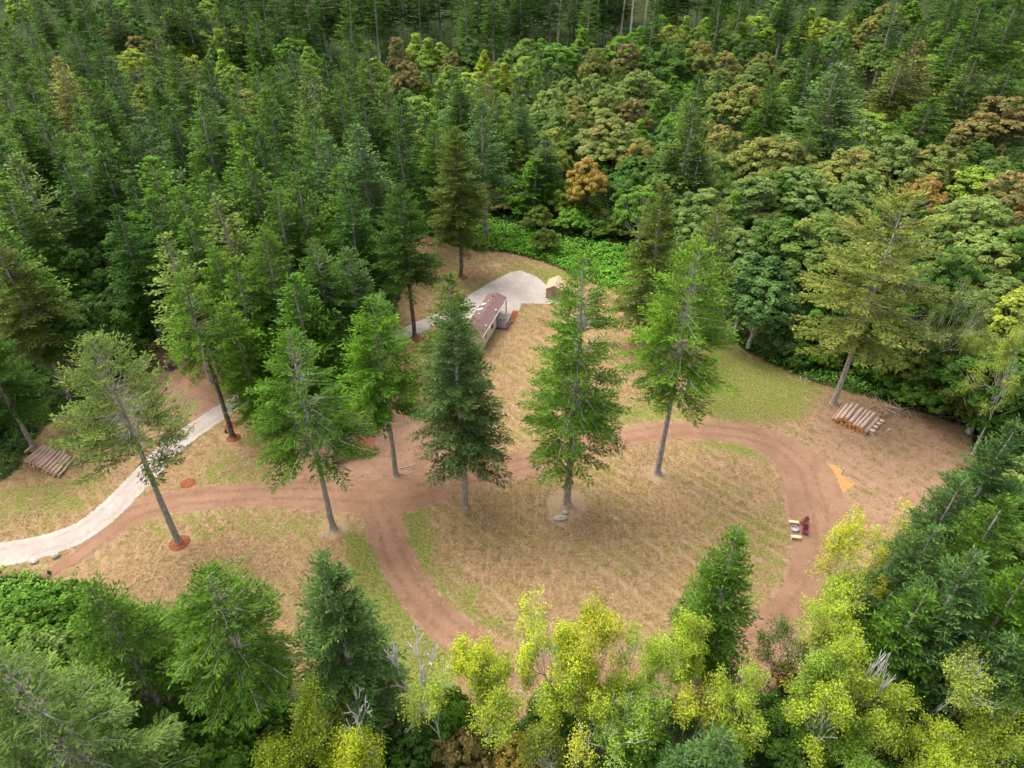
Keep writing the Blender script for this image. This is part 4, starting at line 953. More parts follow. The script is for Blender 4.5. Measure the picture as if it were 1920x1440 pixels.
# ragged scrub where the mown ground meets the wood
n = 90000; Q = np.c_[rg.uniform(-75, 62, n), rg.uniform(22, 125, n)]
sc_ = sdist(Q, CLEAR); nz_ = np.sin(Q[:, 0] * .9 + 2 * np.sin(Q[:, 1] * .5)) * np.cos(Q[:, 1] * .8 + 1.5 * np.sin(Q[:, 0] * .6))
m_ = (sc_ < .35 + .9 * nz_ + rg.normal(0, .25, n)) & (sc_ > -3.2)
cover("edge_scrub", "low ragged green scrub along the edge of the clearing", "scrub", Q[m_], 0, .55, .13, M_LEAF, (.15, .235, .04, .08), 8)
# grass in the clearing
n = 330000; Q = np.c_[rg.uniform(-62, 62, n), rg.uniform(28, 122, n)]
s1, _ = red_sdf(Q); s2, _ = grav_sdf(Q)
m_ = (sdist(Q, CLEAR) > .2) & (s1 < -.1) & (s2 < -.1) & (sdist(Q, PARK) < .5)
nzv = np.sin(Q[:, 0] * .35 + 2 * np.sin(Q[:, 1] * .22)) * np.cos(Q[:, 1] * .31 + 1.7 * np.sin(Q[:, 0] * .27))
m_ &= rg.random(n) < np.clip(.28 + .3 * nzv, .06, .6)
for (c, r, w) in PALE: m_ &= np.hypot(*(Q - np.array(G(*c))).T) > r * .8
Q = Q[m_]; n = len(Q)
gr = np.zeros(n)
for pg, w in GREENS: gr = np.maximum(gr, w * sstep(sdist(Q, pg), -2.5, 2.0))
t = NT("dry_grass")
gcol = t.mix(t.attr('grn'), t.mix(t.attr('var'), (0.175, 0.112, 0.048), (0.31, 0.203, 0.105)), t.mix(t.attr('var'), (0.13, 0.17, 0.03), (0.25, 0.28, 0.06)))
M_GRASS = t.done(t.bsdf(gcol, .9, None, .05))
rv = rg.random(n)
grn = np.clip((gr + rg.normal(0, .25, n) + .2 * nzv[m_] > .36).astype(float) * rg.uniform(.5, 1, n), 0, 1)
V = cards(np.c_[Q, np.full(n, .045)], np.c_[rg.normal(0, .9, (n, 2)), np.full(n, .7)], .085 * rg.uniform(.5, 1.4, n), rg, .45)
me = npmesh("grass", V, np.arange(4 * n).reshape(n, 4), [M_GRASS], dict(var=('FACE', rv), grn=('FACE', grn)))
tag(link("grass", me), "short dry grass tufts scattered over the mown clearing", "grass", kind="stuff")
# fallen yellow leaves and chips
n = 2600; Q = np.c_[rg.uniform(-35, 52, n), rg.uniform(32, 80, n)]
Q = Q[sdist(Q, CLEAR) > .5]; n = len(Q)
V = cards(np.c_[Q, np.full(n, .05)], np.c_[rg.normal(0, .3, (n, 2)), np.ones(n)], .05 * rg.uniform(.5, 1.5, n), rg, .7)
tag(link("fallen_leaves", npmesh("fallen_leaves", V, np.arange(4 * n).reshape(n, 4), [simple("leaf_litter", (0.62, 0.50, 0.33), (0.45, 0.36, 0.2), 9, .9)])), "pale fallen leaves and chips strewn over grass and road", "fallen leaves", kind="stuff")

# ------------------------------------------------------------------ mulch rings
M_MULCH = simple("rust_mulch", (0.29, 0.095, 0.045), (0.16, 0.055, 0.03), 5, .95, .8, .05)
def mulch(px, py, r, lab):
    rng = np.random.default_rng(int(px)); n = 28; vs = [(0, 0, .12)]; fs = []
    for j, (f, z) in enumerate(((.4, .13), (.75, .09), (1.0, .0))):
        for k in range(n):
            a_ = k * 2 * math.pi / n; q = r * f * (1 + (rng.normal(0, .03) if j == 2 else 0))
            vs.append((q * math.cos(a_), q * math.sin(a_), z + rng.normal(0, .01)))
    for k in range(n): fs.append((0, 1 + k, 1 + (k + 1) % n))
    for j in range(2):
        for k in range(n): fs.append((1 + j * n + k, 1 + (j + 1) * n + k, 1 + (j + 1) * n + (k + 1) % n, 1 + j * n + (k + 1) % n))
    me_ = bpy.data.meshes.new("mulch_ring"); me_.from_pydata(vs, [], fs); me_.materials.append(M_MULCH)
    o = link("mulch_ring", me_, loc=(*G(px, py), .0)); tag(o, lab, "mulch ring", "rust mulch rings round tree feet")
mulch(337, 1018, 1.18, "rust mulch ring at the foot of the pale olive fir")
mulch(438, 821, .95, "rust mulch ring at the foot of the black-trunked fir by the drive")
mulch(434, 798, .95, "rust mulch ring just behind the black-trunked fir's own ring")
mulch(352, 906, .9, "rust mulch ring in grass right of the gravel drive, no tree in it")
mulch(866, 521, 1.1, "rust mulch ring under the lone fir beyond the gravel pad")
mulch(783, 636, 1.0, "rust mulch ring at the dark green fir's foot by the gravel strip")

# ------------------------------------------------------------------ log piles
M_LOG = bark_mat("log_bark", (0.44, 0.29, 0.21), (0.70, 0.54, 0.45), (0.70, 0.46, 0.30), 2.0)
M_LOGL = bark_mat("weathered_log_bark", (0.40, 0.26, 0.19), (0.64, 0.47, 0.37), (0.70, 0.46, 0.29), 2.0)
def wood_end(name, c):
    t = NT(name); n_ = t.noise(t.obj(), 9, 3)
    return t.done(t.bsdf(t.mix(t.ramp(n_, .4, .6), tuple(k * .72 for k in c), c), .85))
M_CUT = wood_end("orange_cut_wood", (0.62, 0.26, 0.07)); M_CUTP = wood_end("pale_cut_wood", (0.68, 0.50, 0.34))
M_PEEL = simple("peeled_wood", (0.60, 0.42, 0.24), (0.46, 0.30, 0.16), 4, .8)
ORD = ["first", "second", "third", "fourth", "fifth", "sixth", "seventh", "eighth", "ninth", "tenth", "eleventh", "twelfth"]
def log_(name, p, q, r, mats, lab, cat="log", group=None):
    p, q = Vector(p), Vector(q); c = (p + q) / 2; mb = MB(); n = 6
    pts = [p.lerp(q, i / n) - c + Vector((random.gauss(0, .012), random.gauss(0, .012), random.gauss(0, .012))) for i in range(n + 1)]
    mb.tube(pts, [r * (1 - .12 * i / n) for i in range(n + 1)], 12, 0, 1, .04)
    o = mb.build(name, mats, loc=c, smooth=True); tag(o, lab, cat, group); return o
# right pile: near ends along A->B, logs run away to the upper right
A, B = np.array(G(1560, 786, .3)), np.array(G(1620, 812, .3)); FA, FB = np.array(G(1582, 757, .4)), np.array(G(1647, 782, .4))
rr = [.11, .25, .31, .27, .34, .2, .24, .27, .31]; pos_ = np.cumsum([0, .45, .58, .62, .66, .58, .48, .52, .6]); pos_ = pos_ / pos_[-1]
for i, r in enumerate(rr):
    f = pos_[i]; a_ = A * (1 - f) + B * f; b_ = FA * (1 - f) + FB * f
    z = (.25 if i in (0, 8) else .72) if i != 3 else 1.0
    if i in (1,): z = .5
    d_ = (b_ - a_); sh = random.uniform(-.12, .1); a_ = a_ + d_ * (0 if i else .05) + d_ * sh * .3
    mats = [M_PEEL, M_PEEL] if i == 0 else [M_LOG, M_CUT]
    lab = "thin peeled yellow log at the left end of the right-hand pile" if i == 0 else f"{ORD[i]} log from the left on top of the right-hand pile"
    if i == 8: lab = "thick log at the right end of the right-hand pile, by the upright rounds"
    log_("log", (*a_, z), (*b_, z), r, mats, lab, group="logs of the right-hand pile")
for j, f in enumerate((.16, .3, .42, .56, .68, .8, .92)):
    a_ = A * (1 - f) + B * f; b_ = FA * (1 - f) + FB * f
    log_("log", (*a_, .24), (*b_, .24), .23, [M_LOG, M_CUT], f"{ORD[j]} log from the left in the bottom layer of the right-hand pile", group="logs of the right-hand pile")
log_("stick", (*G(1562, 791), .04), (*G(1597, 803), .04), .035, [M_PEEL, M_PEEL], "thin peeled pole lying before the right-hand log pile", "stick")
for j, (px, py, r, h) in enumerate([(1634, 811, .34, .42), (1640, 803.5, .33, .38), (1645.5, 797, .31, .36), (1652, 792, .31, .34), (1665, 809, .17, .4)]):
    x, y = G(px, py); mb = MB()
    mb.tube([(0, 0, 0), (0, 0, h * .5), (0, 0, h)], [r * 1.04, r, r * .98], 14, 0, 1, .03)
    o = mb.build("log_round", [M_LOG, M_CUTP], loc=(x, y, 0), smooth=True)
    lab = ["upright log round nearest the camera beside the right-hand pile", "second upright log round from the front beside the right-hand pile", "third upright log round from the front beside the right-hand pile", "rearmost upright log round beside the right-hand pile", "small pale stump standing apart right of the upright rounds"][j]
    tag(o, lab, "log round", "upright log rounds")
# left pile
A, B = np.array(G(50, 866, .8)), np.array(G(109, 893, .3)); FA, FB = np.array(G(83, 838, .8)), np.array(G(139, 858, .3))
for i in range(10):
    f = i / 9; a_ = A * (1 - f) + B * f; b_ = FA * (1 - f) + FB * f; z = .95 - .68 * f ** 1.3
    r = [.25, .27, .2, .25, .21, .23, .21, .24, .22, .15][i]
    log_("log", (*a_, z), (*(b_ + (b_ - a_) * random.uniform(-.05, .08)), z), r, [M_LOGL, M_CUTP], f"{ORD[i]} log from the left on top of the left-hand pile" if i < 9 else "thinnest log at the right end of the left-hand pile", group="logs of the left-hand pile")
for L_, (z, f0, f1, n_) in enumerate(((.25, .0, .88, 8), (.62, -.02, .4, 4))):
    for i in range(n_):
        f = f0 + (f1 - f0) * i / (n_ - 1); a_ = A * (1 - f) + B * f + np.array([-.1, -.15]); b_ = FA * (1 - f) + FB * f
        log_("log", (*a_, z), (*b_, z), .2, [M_LOGL, M_CUTP if i % 3 else M_CUT], f"{ORD[i]} log from the left in the {['bottom', 'middle'][L_]} layer of the left-hand pile", group="logs of the left-hand pile")
a_, b_ = G(48, 850, .3), G(62, 838, .3)
log_("log", (*a_, .5), (*b_, .5), .16, [M_LOGL, M_CUTP], "short grey log behind the left end of the left-hand pile", group="logs of the left-hand pile")

# ------------------------------------------------------------------ benches, garden chairs, fire ring
M_BENCH = simple("pale_pine", (0.70, 0.60, 0.36), (0.60, 0.48, 0.27), 5, .7)
M_CHAIR = simple("burgundy_plastic", (0.19, 0.03, 0.05), (0.15, 0.024, 0.04), 3, .45, 0, .5)
def bench(a_, b_, lab):
    a_, b_ = Vector((*a_, 0)), Vector((*b_, 0)); d_ = b_ - a_; L = d_.length; c = (a_ + b_) / 2
    e_ = bpy.data.objects.new("bench", None); col.objects.link(e_); e_.location = (c.x, c.y, 0); e_.rotation_euler = (0, 0, math.atan2(d_.y, d_.x))
    tag(e_, lab, "bench", "pale benches by the fire ring")
    mb = MB()
    for k in (-1, 0, 1): mb.box((0, k * .125, .43), (L, .115, .045))
    mb.build("seat", M_BENCH, e_)
    for s in (-1, 1):
        lb = MB(); lb.box((s * (L / 2 - .16), 0, .205), (.09, .30, .405)); lb.build("leg", M_BENCH, e_)
    sb = MB(); sb.box((0, 0, .25), (L - .42, .05, .09)); sb.build("stretcher", M_BENCH, e_)
bench(G(1479, 977, .43), G(1497.5, 979, .43), "pale pine bench behind the metal fire ring")
bench(G(1483.5, 1005, .43), G(1502.5, 1007, .43), "pale pine bench in front of the metal fire ring")
def adirondack(x, y, rz, lab, S=1.0):
    e_ = bpy.data.objects.new("garden_chair", None); col.objects.link(e_); e_.location = (x, y, 0); e_.rotation_euler = (0, 0, rz); e_.scale = (S,) * 3
    tag(e_, lab, "garden chair", "burgundy garden chairs by the fire ring")
    # faces -Y
    mb = MB(); tilt = Matrix.Rotation(math.radians(-12), 3, 'X')
    for k in range(6):
        y_ = -.28 + k * .095; mb.box((0, y_, .37 - (y_ + .28) * .22), (.50, .085, .022), tilt)
    mb.build("seat", M_CHAIR, e_)
    mb = MB(); bt = Matrix.Rotation(math.radians(-24), 3, 'X')
    for k in range(5):
        h = [.62, .74, .80, .74, .62][k]; c0 = Vector(((k - 2) * .108, .24, .22)); mb.box(c0 + bt @ Vector((0, 0, h / 2)), (.10, .02, h), bt)
        mb.tube([c0 + bt @ Vector((0, -.011, h)), c0 + bt @ Vector((0, .011, h))], .05, 10)
    mb.build("backrest", M_CHAIR, e_)
    for s in (-1, 1):
        ab = MB(); ab.box((s * .34, -.02, .55), (.13, .68, .022)); ab.build("armrest", M_CHAIR, e_)
        lb = MB(); lb.box((s * .295, -.30, .27), (.035, .09, .54)); lb.build("leg", M_CHAIR, e_)
        lb = MB(); lb.box((s * .252, .10, .19), (.03, .80, .09), Matrix.Rotation(math.radians(-17), 3, 'X')); lb.build("leg", M_CHAIR, e_)
x, y = G(1507.5, 985); adirondack(x, y + .1, math.radians(-48), "burgundy slatted chair behind the other, its high back to the road")
x, y = G(1509, 1001); adirondack(x, y + .1, math.radians(-20), "burgundy slatted chair beside the front bench")
# fire ring
x, y = G(1489.5, 993); e_ = bpy.data.objects.new("fire_ring", None); col.objects.link(e_); e_.location = (x, y, 0); tag(e_, "round grey metal fire ring between the benches", "fire ring")
M_STEEL = simple("galvanised_steel", (0.42, 0.43, 0.43), (0.30, 0.31, 0.31), 6, .45, 0, .5); M_ASH = simple("pale_ash", (0.55, 0.54, 0.52), (0.25, 0.24, 0.23), 12, .95, .6)
n = 28; vs, fs = [], []
for (r, z) in ((.42, 0), (.43, .26), (.46, .265), (.46, .25), (.40, .25), (.39, .02)):
    for k in range(n): vs.append((r * math.cos(k * 2 * math.pi / n), r * math.sin(k * 2 * math.pi / n), z))
for j in range(5):
    for k in range(n): fs.append((j * n + k, j * n + (k + 1) % n, (j + 1) * n + (k + 1) % n, (j + 1) * n + k))
me = bpy.data.meshes.new("ring"); me.from_pydata(vs, [], fs); me.materials.append(M_STEEL); link("ring", me, e_)
mb = MB(); mb.tube([(0, 0, .01), (0, 0, .08)], [.385, .30], 20, jit=.05); mb.build("ash", M_ASH, e_)

# ------------------------------------------------------------------ utility post, stake, rocks, burn pile, sticks
M_POST = simple("grey_post_paint", (0.50, 0.47, 0.43), (0.38, 0.35, 0.32), 8, .6)
x, y = G(1578.5, 889); e_ = bpy.data.objects.new("utility_post", None); col.objects.link(e_); e_.location = (x, y, 0); tag(e_, "short grey utility post beside the ochre patch of the road", "post")
mb = MB(); mb.box((0, 0, .45), (.16, .13, .9)); mb.build("post", M_POST, e_)
mb = MB(); mb.box((0, 0, .93), (.20, .17, .06)); mb.box((0, 0, .98), (.12, .10, .04)); mb.build("cap", M_POST, e_)
M_WHITE = simple("white_paint", (0.75, 0.72, 0.68), (0.62, 0.58, 0.54), 8, .6)
x, y = G(1490, 695); mb = MB(); mb.tube([(0, 0, 0), (.05, .02, .9), (.22, .05, 1.85)], [.04, .035, .03], 6); tag(mb.build("stake", M_WHITE, loc=(x, y, 0)), "white leaning stake at the edge of the right brambles", "stake")
M_ROCK = simple("pale_rock", (0.50, 0.43, 0.37), (0.33, 0.28, 0.24), 4, .9, .8)
def rock(px, py, s, lab, seed):
    bm = bmesh.new(); bmesh.ops.create_icosphere(bm, subdivisions=3, radius=1); rng = np.random.default_rng(seed)
    dv = rng.normal(0, 1, (7, 3)); dv /= np.linalg.norm(dv, axis=1)[:, None]; am = rng.uniform(-.25, .3, 7)
    for v in bm.verts:
        q = np.array(v.co); k = 1 + (am * np.clip(dv @ q, 0, 1) ** 2).sum() + rng.normal(0, .015); v.co = Vector(q * k * np.array(s))
    me_ = bpy.data.meshes.new("rock"); bm.to_mesh(me_); bm.free(); me_.materials.append(M_ROCK)
    o = link("rock", me_, loc=(*G(px, py), s[2] * .35)); o.rotation_euler = (0, 0, rng.uniform(0, 6)); tag(o, lab, "rock")
rock(1051, 973, (.75, .42, .28), "flat pale boulder before the ragged bright green fir", 1)
rock(1060, 962, (.34, .26, .22), "small rock behind the flat pale boulder", 2)
rock(66, 1054, (.42, .34, .25), "pale rock below the gravel drive, left one of the pair", 3)
rock(105, 1044, (.42, .34, .28), "pale rock below the gravel drive, right one of the pair", 4)
rock(1155, 973, (.25, .16, .1), "small flat stone in the dry grass of the island", 5)
rock(971, 764, (.22, .18, .14), "small white stone in dry grass above the road", 6)
M_CHAR = simple("charred_brush", (0.16, 0.11, 0.09), (0.07, 0.05, 0.045), 9, .95, .6); M_STICK = simple("peeled_sticks", (0.50, 0.38, 0.27), (0.33, 0.22, 0.15), 7, .85)
def sticks(name, px, py, n_, spread, lmax, mat, lab, seed, cat="brush pile", hgt=.5):
    rng = np.random.default_rng(seed); mb = MB(); x, y = G(px, py)
    for _ in range(n_):
        a_ = rng.uniform(0, math.pi); l = rng.uniform(.35, 1) * lmax; c = Vector((rng.normal(0, spread[0]), rng.normal(0, spread[1]), rng.uniform(.04, hgt)))
        d_ = Vector((math.cos(a_), math.sin(a_), rng.uniform(-.15, .15))) * l / 2
        m0 = c + Vector(rng.normal(0, .08, 3)); p0, p1 = c - d_, c + d_
        p0.z, p1.z, m0.z = max(p0.z, .04), max(p1.z, .04), max(m0.z, .04)
        mb.tube([p0, m0, p1], [.05, .045, .02], 5)
    tag(mb.build(name, mat, loc=(x, y, 0)), lab, cat)
sticks("brush_pile", 323, 690, 60, (.6, .45), 1.3, M_CHAR, "charred brush pile on the left dirt parking", 1)
x, y = G(316, 694); mb = MB(); mb.tube([(0, 0, .1), (-.1, .05, 1.5)], .06, 8); mb.box((-.12, .06, 1.55), (.28, .12, .25)); tag(mb.build("stake", M_WHITE, loc=(x, y, 0)), "white stake with a small head standing in the charred brush pile", "stake")
sticks("brush_pile", 1672, 772, 34, (1.3, .7), 2.6, M_STICK, "heap of reddish branches below the dark trees right of the log pile", 2, hgt=.6)
sticks("brush_pile", 1625, 752, 22, (1.6, .5), 1.6, M_STICK, "scattered pale chips and sticks between fir and branch heap", 3, hgt=.1)
sticks("brush_pile", 1530, 712, 14, (1.6, .4), 1.5, M_STICK, "scattered sticks at the bramble edge left of the sprawling fir", 4, hgt=.12)
sticks("brush_pile", 293, 656, 12, (.3, .3), .8, M_CHAR, "little dark stump heap under the left bramble bank", 5)
def limb(pts, r, lab):
    P_ = [Vector((*G(px, py, z), z)) for px, py, z in pts]; c = P_[0].copy(); mb = MB()
    mb.tube([p - c for p in P_], [r * (1 - .6 * i / (len(P_) - 1)) for i in range(len(P_))], 6)
    tag(mb.build("fallen_branch", M_DEAD, loc=c), lab, "branch")
limb([(1645, 652, 1.6), (1668, 634, 2.1), (1692, 610, 2.4)], .11, "pink-brown broken branch leaning in the brambles above the log pile")
limb([(1660, 760, .15), (1685, 766, .2), (1712, 764, .15)], .07, "pale bent branch on the ground right of the branch heap")
limb([(1640, 612, 1.8), (1680, 635, 1.4), (1705, 655, 1.2)], .07, "long pale fallen branch crossing the pink-brown one")
limb([(748, 878, .08), (768, 874, .1), (780, 868, .08)], .06, "small dark branch lying right of the bright fir by the firewood")
limb([(1060, 850, .1), (1105, 846, .12)], .05, "thin stick lying on the road edge behind the broad fir")
x, y = G(424, 811); mb = MB(); mb.tube([(0, 0, 0), (0, 0, .35), (.05, 0, .6)], [.2, .17, .08], 8, jit=.15); tag(mb.build("stump", [M_BARKD], loc=(x, y, 0)), "small dark stump left of the black-trunked fir's foot", "stump")
log_("pole", (*G(632, 903), .09), (*G(641, 903), .09), .06, [M_WHITE, M_WHITE], "short white pole on the dirt below the firewood stack", "pole")

# ------------------------------------------------------------------ mobile home
HX = np.array([-.82, 101.73]); du = np.array([.290, .957]); dv_ = np.array([-.957, .290])     # far right eave corner, along (towards far), across (to the left)
LEN, WID, EH, RH = 13.2, 3.66, 2.85, 3.55
home = bpy.data.objects.new("mobile_home", None); col.objects.link(home)
c0 = HX - du * LEN; home.location = (c0[0], c0[1], 0); home.rotation_euler = (0, 0, math.atan2(du[1], du[0]))
tag(home, "long cream mobile home with mauve-brown shingle roof beside the gravel pad", "mobile home")
# local axes: x along the house (0 near .. LEN far), y across (0 right eave .. WID left eave)
def roof_mat():
    t = NT("mauve_shingles"); v = t.obj()
    br = t.new('ShaderNodeTexBrick'); t.l.new(v, br.inputs['Vector']); br.inputs['Scale'].default_value = 3.2
    for i_, cc in ((1, (0.165, 0.095, 0.085, 1)), (2, (0.20, 0.12, 0.108, 1)), (3, (0.12, 0.07, 0.062, 1))): br.inputs[i_].default_value = cc
    br.inputs['Mortar Size'].default_value = .02
    return t.done(t.bsdf(t.mix(t.ramp(t.noise(v, 1.2), .3, .7, 0, .35), br.outputs[0], (0.21, 0.135, 0.125)), .9, t.bump(t.noise(v, 25), .4, .02)))
def siding_mat():
    t = NT("cream_siding"); v = t.obj(); sp = t.new('ShaderNodeSeparateXYZ'); t.l.new(v, sp.inputs[0])
    s = t.math('FRACT', t.math('MULTIPLY', sp.outputs[2], 6.0))
    c = t.mix(t.ramp(s, .0, .12), (0.42, 0.37, 0.25), t.mix(t.noise(v, 1.5), (0.66, 0.60, 0.42), (0.72, 0.66, 0.48)))
    return t.done(t.bsdf(c, .7, t.bump(s, .3, .02)))
M_ROOF, M_SIDE = roof_mat(), siding_mat()
M_TRIM = simple("dark_trim", (0.14, 0.11, 0.10), (0.11, 0.09, 0.08), 6, .6); M_GLASS = simple("window_glass", (0.05, 0.07, 0.09), (0.03, 0.04, 0.05), 2, .12, 0, .7)
M_DECK = simple("weathered_deck", (0.27, 0.22, 0.21), (0.20, 0.16, 0.155), 6, .85); M_SKYL = simple("skylight_dome", (0.62, 0.78, 0.76), (0.45, 0.62, 0.60), 4, .2, 0, .6)
o_ = .22; PORX = LEN - 5.6; PIN = 1.0
mb = MB()   # walls: main block up to the porch, recessed block behind it
mb.box(((PORX + o_) / 2, WID / 2, (EH + .35) / 2), (PORX - o_, WID - 2 * o_, EH - .35))
mb.box(((PORX + LEN - o_) / 2 + .002, (WID + PIN) / 2, (EH + .35) / 2 - .003), (LEN - o_ - PORX, WID - o_ - PIN, EH - .36))
for xg in (o_ + .01, LEN - o_ - .01):    # gable triangles
    y0 = o_ if xg < 1 else o_; vs = [(xg, y0, EH), (xg, WID - o_, EH), (xg, WID / 2, RH - .07)]
    mb.add(vs + [(xg + (.06 if xg < 1 else -.06), v[1], v[2]) for v in vs], [(0, 1, 2), (3, 5, 4), (0, 2, 5, 3), (1, 4, 5, 2)])
mb.build("wall", M_SIDE, home)
mb = MB(); mb.box((PORX / 2, WID / 2, .2), (PORX - .5, WID - .56, .4)); mb.box(((PORX + LEN) / 2 - .15, (WID + PIN) / 2, .2), (LEN - PORX - .4, WID - PIN - .4, .4)); mb.build("skirting", simple("skirting", (0.45, 0.40, 0.30), None, 3, .8), home)
th = .12; yr = WID / 2
mb = MB(); prof_ = [(-.02, EH - .05), (yr, RH), (WID + .02, EH - .05), (WID + .02, EH - .05 + th), (yr, RH + th), (-.02, EH - .05 + th)]
vs = [(x_, p_[0], p_[1]) for x_ in (-.02, LEN + .02) for p_ in prof_]
mb.add(vs, [(0, 1, 4, 5), (1, 2, 3, 4), (11, 10, 7, 6), (10, 9, 8, 7), (5, 4, 10, 11), (4, 3, 9, 10), (0, 6, 7, 1), (1, 7, 8, 2), (0, 5, 11, 6), (2, 8, 9, 3)])
roof = mb.build("roof", M_ROOF, home)
slope = math.atan2(RH - EH + .05, yr)
def on_roof(x_, y_): return EH - .05 + th + (min(y_, WID - y_)) * math.tan(slope)
for xs_ in (LEN - 3.9, LEN - 5.6):
    mb = MB(); yy = WID - .75; mb.box((xs_, yy, on_roof(xs_, yy) + .06), (.62, .95, .14), Matrix.Rotation(-slope, 3, 'X')); mb.build("skylight", M_SKYL, roof)
for (x_, y_, r_, h_) in ((LEN - 1.5, yr + .25, .1, .3), (LEN - 5.1, .35, .09, .3), (LEN - 10.2, .35, .09, .3), (LEN - 3.2, WID - .3, .06, .35), (LEN - 3.4, yr + .4, .06, .3), (LEN - 7.6, yr + .6, .08, .25)):
    mb = MB(); z_ = on_roof(x_, y_); mb.tube([(x_, y_, z_ - .05), (x_, y_, z_ + h_)], r_, 10); mb.tube([(x_, y_, z_ + h_), (x_, y_, z_ + h_ + .05)], r_ * 1.6, 10)
    mb.build("roof_vent", M_WHITE if r_ < .1 else M_TRIM, roof)
mb = MB()   # pale fascia under both eaves
for y_ in (-.05, WID + .05): mb.box((LEN / 2, y_, EH + .0), (LEN, .05, .13))
mb.build("fascia", M_WHITE, home)
for (x_, w_, z_, h_) in ((PORX - 2.0, 1.0, 1.75, 1.05), (PORX - 5.2, .5, 1.8, .9)):
    f_ = MB(); f_.box((x_, o_ - .02, z_), (w_ + .16, .06, h_ + .16)); fo = f_.build("window", M_WHITE, home)
    p_ = MB(); p_.box((x_ - w_ * .26, o_ - .055, z_), (w_ * .44, .03, h_ * .9)); p_.box((x_ + w_ * .26, o_ - .055, z_), (w_ * .44, .03, h_ * .9)); p_.build("pane", M_GLASS, fo)
dm = MB(); dm.box((PORX + 1.2, PIN - .03, 1.45), (.95, .06, 2.0)); do = dm.build("door", M_WHITE, home)
hm = MB(); hm.tube([(PORX + 1.55, PIN - .07, 1.4), (PORX + 1.55, PIN - .12, 1.4)], .035, 8); hm.build("handle", M_TRIM, do)
for x_ in (PORX + .18, LEN - .2):
    mb = MB(); mb.box((x_, .14, (EH - .05) / 2), (.14, .14, EH - .12)); mb.build("post", M_TRIM, home)
mb = MB()   # corner boards
for x_ in (o_ - .03, PORX + .03): mb.box((x_, o_ - .03, (EH + .35) / 2), (.1, .1, EH - .37))
mb.build("corner_board", M_WHITE, home)
# deck with railing and steps
deck = bpy.data.objects.new("deck", None); col.objects.link(deck); deck.parent = home
mb = MB()
for k in range(17): mb.box((PORX + .12 + k * .145 + .07, -.35, .42), (.135, 2.5, .05))
mb.box((PORX + 1.3, -.35, .27), (2.4, 2.4, .2)); dk = mb.build("deck_floor", M_DECK, home)
def rail(x0, y0, x1, y1):
    mb = MB(); L = math.hypot(x1 - x0, y1 - y0); a_ = math.atan2(y1 - y0, x1 - x0); cx, cy_ = (x0 + x1) / 2, (y0 + y1) / 2
    mb.box((cx, cy_, 1.38), (L, .10, .045), a_); mb.box((cx, cy_, .62), (L, .05, .06), a_)
    for k in range(int(L / .16) + 1):
        f = k / max(1, int(L / .16)); mb.box((x0 + (x1 - x0) * f, y0 + (y1 - y0) * f, 1.0), (.035, .035, .72), a_)
    for f in (0, 1): mb.box((x0 + (x1 - x0) * f, y0 + (y1 - y0) * f, .72), (.10, .10, 1.4), a_)
    mb.build("railing", M_DECK, home)
rail(PORX + .15, -.05, PORX + .15, -1.55); rail(PORX + .15, -1.55, PORX + 2.5, -1.55)
mb = MB()
for k in range(3): mb.box((PORX + 2.72 + k * .27, -.8, .32 - k * .11), (.27, 1.3, .10))
mb.build("step", M_DECK, home)
bpy.data.objects.remove(deck)
# rust-coloured mulch bed along the path
a_, b_ = np.array(G(957.5, 606)), np.array(G(967, 583.5)); c = (a_ + b_) / 2; L = float(np.hypot(*(b_ - a_)))
mb = MB(); mb.box((0, 0, .06), (L, 1.0, .12)); o = mb.build("mulch_bed", M_MULCH, loc=(c[0], c[1], .0)); o.rotation_euler = (0, 0, math.atan2(b_[1] - a_[1], b_[0] - a_[0]))
tag(o, "narrow rust-coloured mulch bed right of the mobile home's deck", "mulch bed")

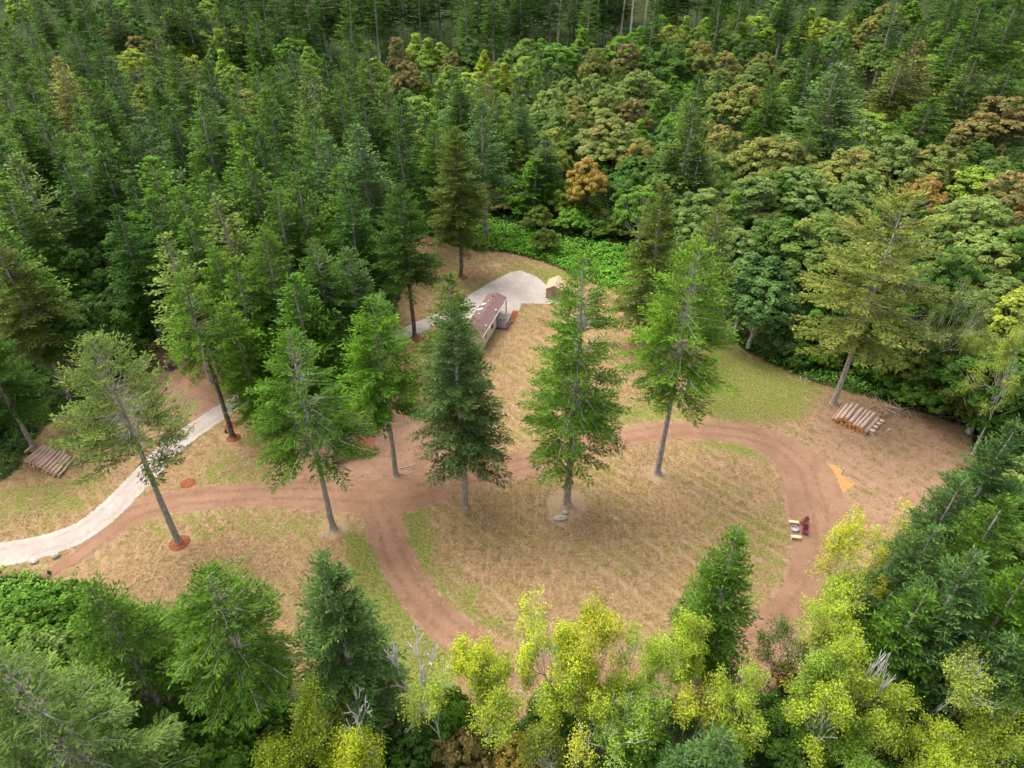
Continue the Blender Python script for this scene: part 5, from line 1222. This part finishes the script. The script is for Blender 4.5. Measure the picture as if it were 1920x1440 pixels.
# ------------------------------------------------------------------ sheds
M_TAN = simple("tan_shingles", (0.52, 0.36, 0.22), (0.44, 0.30, 0.18), 8, .9, .3); M_TANW = simple("tan_boards", (0.45, 0.34, 0.24), (0.36, 0.26, 0.18), 6, .85)
M_RUST = simple("rust_red_roof", (0.26, 0.09, 0.055), (0.19, 0.065, 0.04), 5, .8, .3); M_GREYR = simple("grey_brown_roof", (0.24, 0.17, 0.15), (0.18, 0.13, 0.11), 5, .85, .3)
def gable_shed(name, x, y, rz, w, l, eh, rh, mr, mw, lab, cat="shed"):
    e_ = bpy.data.objects.new(name, None); col.objects.link(e_); e_.location = (x, y, 0); e_.rotation_euler = (0, 0, rz); tag(e_, lab, cat)
    mb = MB(); mb.box((0, 0, eh / 2), (w, l, eh))
    for s in (-1, 1):
        vs = [(-w / 2, s * l / 2, eh), (w / 2, s * l / 2, eh), (0, s * l / 2, rh)]; mb.add(vs + [(v[0], v[1] - s * .06, v[2]) for v in vs], [(0, 1, 2), (3, 5, 4), (0, 2, 5, 3), (1, 4, 5, 2)])
    mb.build("wall", mw, e_)
    mb = MB(); t_ = .1; oh = .25; dz = (rh - eh) / (w / 2) * oh
    pr = [(-w / 2 - oh, eh - dz + .02), (0, rh + .02), (w / 2 + oh, eh - dz + .02), (w / 2 + oh, eh - dz + t_), (0, rh + t_), (-w / 2 - oh, eh - dz + t_)]
    vs = [(p_[0], s * (l / 2 + .2), p_[1]) for s in (-1, 1) for p_ in pr]
    mb.add(vs, [(0, 1, 4, 5), (1, 2, 3, 4), (11, 10, 7, 6), (10, 9, 8, 7), (5, 4, 10, 11), (4, 3, 9, 10), (0, 6, 7, 1), (1, 7, 8, 2), (0, 5, 11, 6), (2, 8, 9, 3)])
    mb.build("roof", mr, e_)
    mb = MB(); mb.box((0, -l / 2 - .03, .95), (.9, .05, 1.8)); dd = mb.build("door", M_TRIM if mw is not M_TANW else simple("shed_door", (0.36, 0.26, 0.18), None, 6, .8), e_)
    mb = MB(); mb.tube([(.32, -l / 2 - .06, .95), (.32, -l / 2 - .1, .95)], .03, 8); mb.build("handle", M_STEEL, dd)
x, y = G(1042, 552); gable_shed("shed", x, y, math.radians(-14), 2.9, 3.6, 1.9, 2.7, M_TAN, M_TANW, "small tan-roofed shed at the right corner of the gravel pad")
x, y = G(640, 850); gable_shed("shed", x, y, math.radians(-58), 2.6, 3.4, 1.9, 2.6, M_GREYR, M_TANW, "grey-brown roofed shed half hidden by firs left of the firewood")
# woodshed
x, y = G(688, 853); ws = bpy.data.objects.new("woodshed", None); col.objects.link(ws); ws.location = (x, y, 0); ws.rotation_euler = (0, 0, math.radians(10)); tag(ws, "open woodshed with rust-red roof under the firs", "woodshed")
mb = MB(); mb.box((0, .65, 1.42), (2.3, 1.9, .06), Matrix.Rotation(math.radians(10), 3, 'X')); mb.build("roof", M_RUST, ws)
for s in (-1, 1):
    for yy in (-.1, 1.4):
        mb = MB(); mb.box((s * 1.02, yy, .64 + (yy > 0) * .13), (.09, .09, 1.28 + (yy > 0) * .26)); mb.build("post", M_TRIM, ws)
rng = np.random.default_rng(9); k = 0
fw = MB()
for row in range(6):
    for i in range(12):
        r = rng.uniform(.065, .085); cx = -.93 + i * .165 + (row % 2) * .05; cz = .10 + row * .155
        fw.tube([(cx, -.05 + rng.uniform(-.04, .04), cz), (cx, .5, cz)], r, 7, 0, 1)
o = fw.build("firewood_stack", [M_LOGL, M_CUTP], loc=(x, y, 0)); o.rotation_euler = (0, 0, math.radians(10)); tag(o, "stack of split firewood under the rust-red roof", "firewood")

# pale tracks seen through the forest
for (px, py, w_, l_) in ((152, 480, 7, 4),):
    c = G(px, py); xs, ys = np.meshgrid(np.linspace(-w_, w_, 16), np.linspace(-l_, l_, 12)); Q = np.c_[xs.ravel() + c[0], ys.ravel() + c[1]]
    id_ = np.arange(len(Q)).reshape(12, 16); f = np.stack([id_[:-1, :-1], id_[:-1, 1:], id_[1:, 1:], id_[1:, :-1]], -1).reshape(-1, 4)
    s = (1 - np.hypot(xs / w_, ys / l_)).ravel() * 4
    tag(link("gravel_track", npmesh("gravel_track", np.c_[Q, terrain(Q[:, 0], Q[:, 1]) + .03], f, [M_GRAV], dict(sd=('POINT', s), cdist=('POINT', np.full(len(Q), 3.0))), smooth=True)), kind="structure")
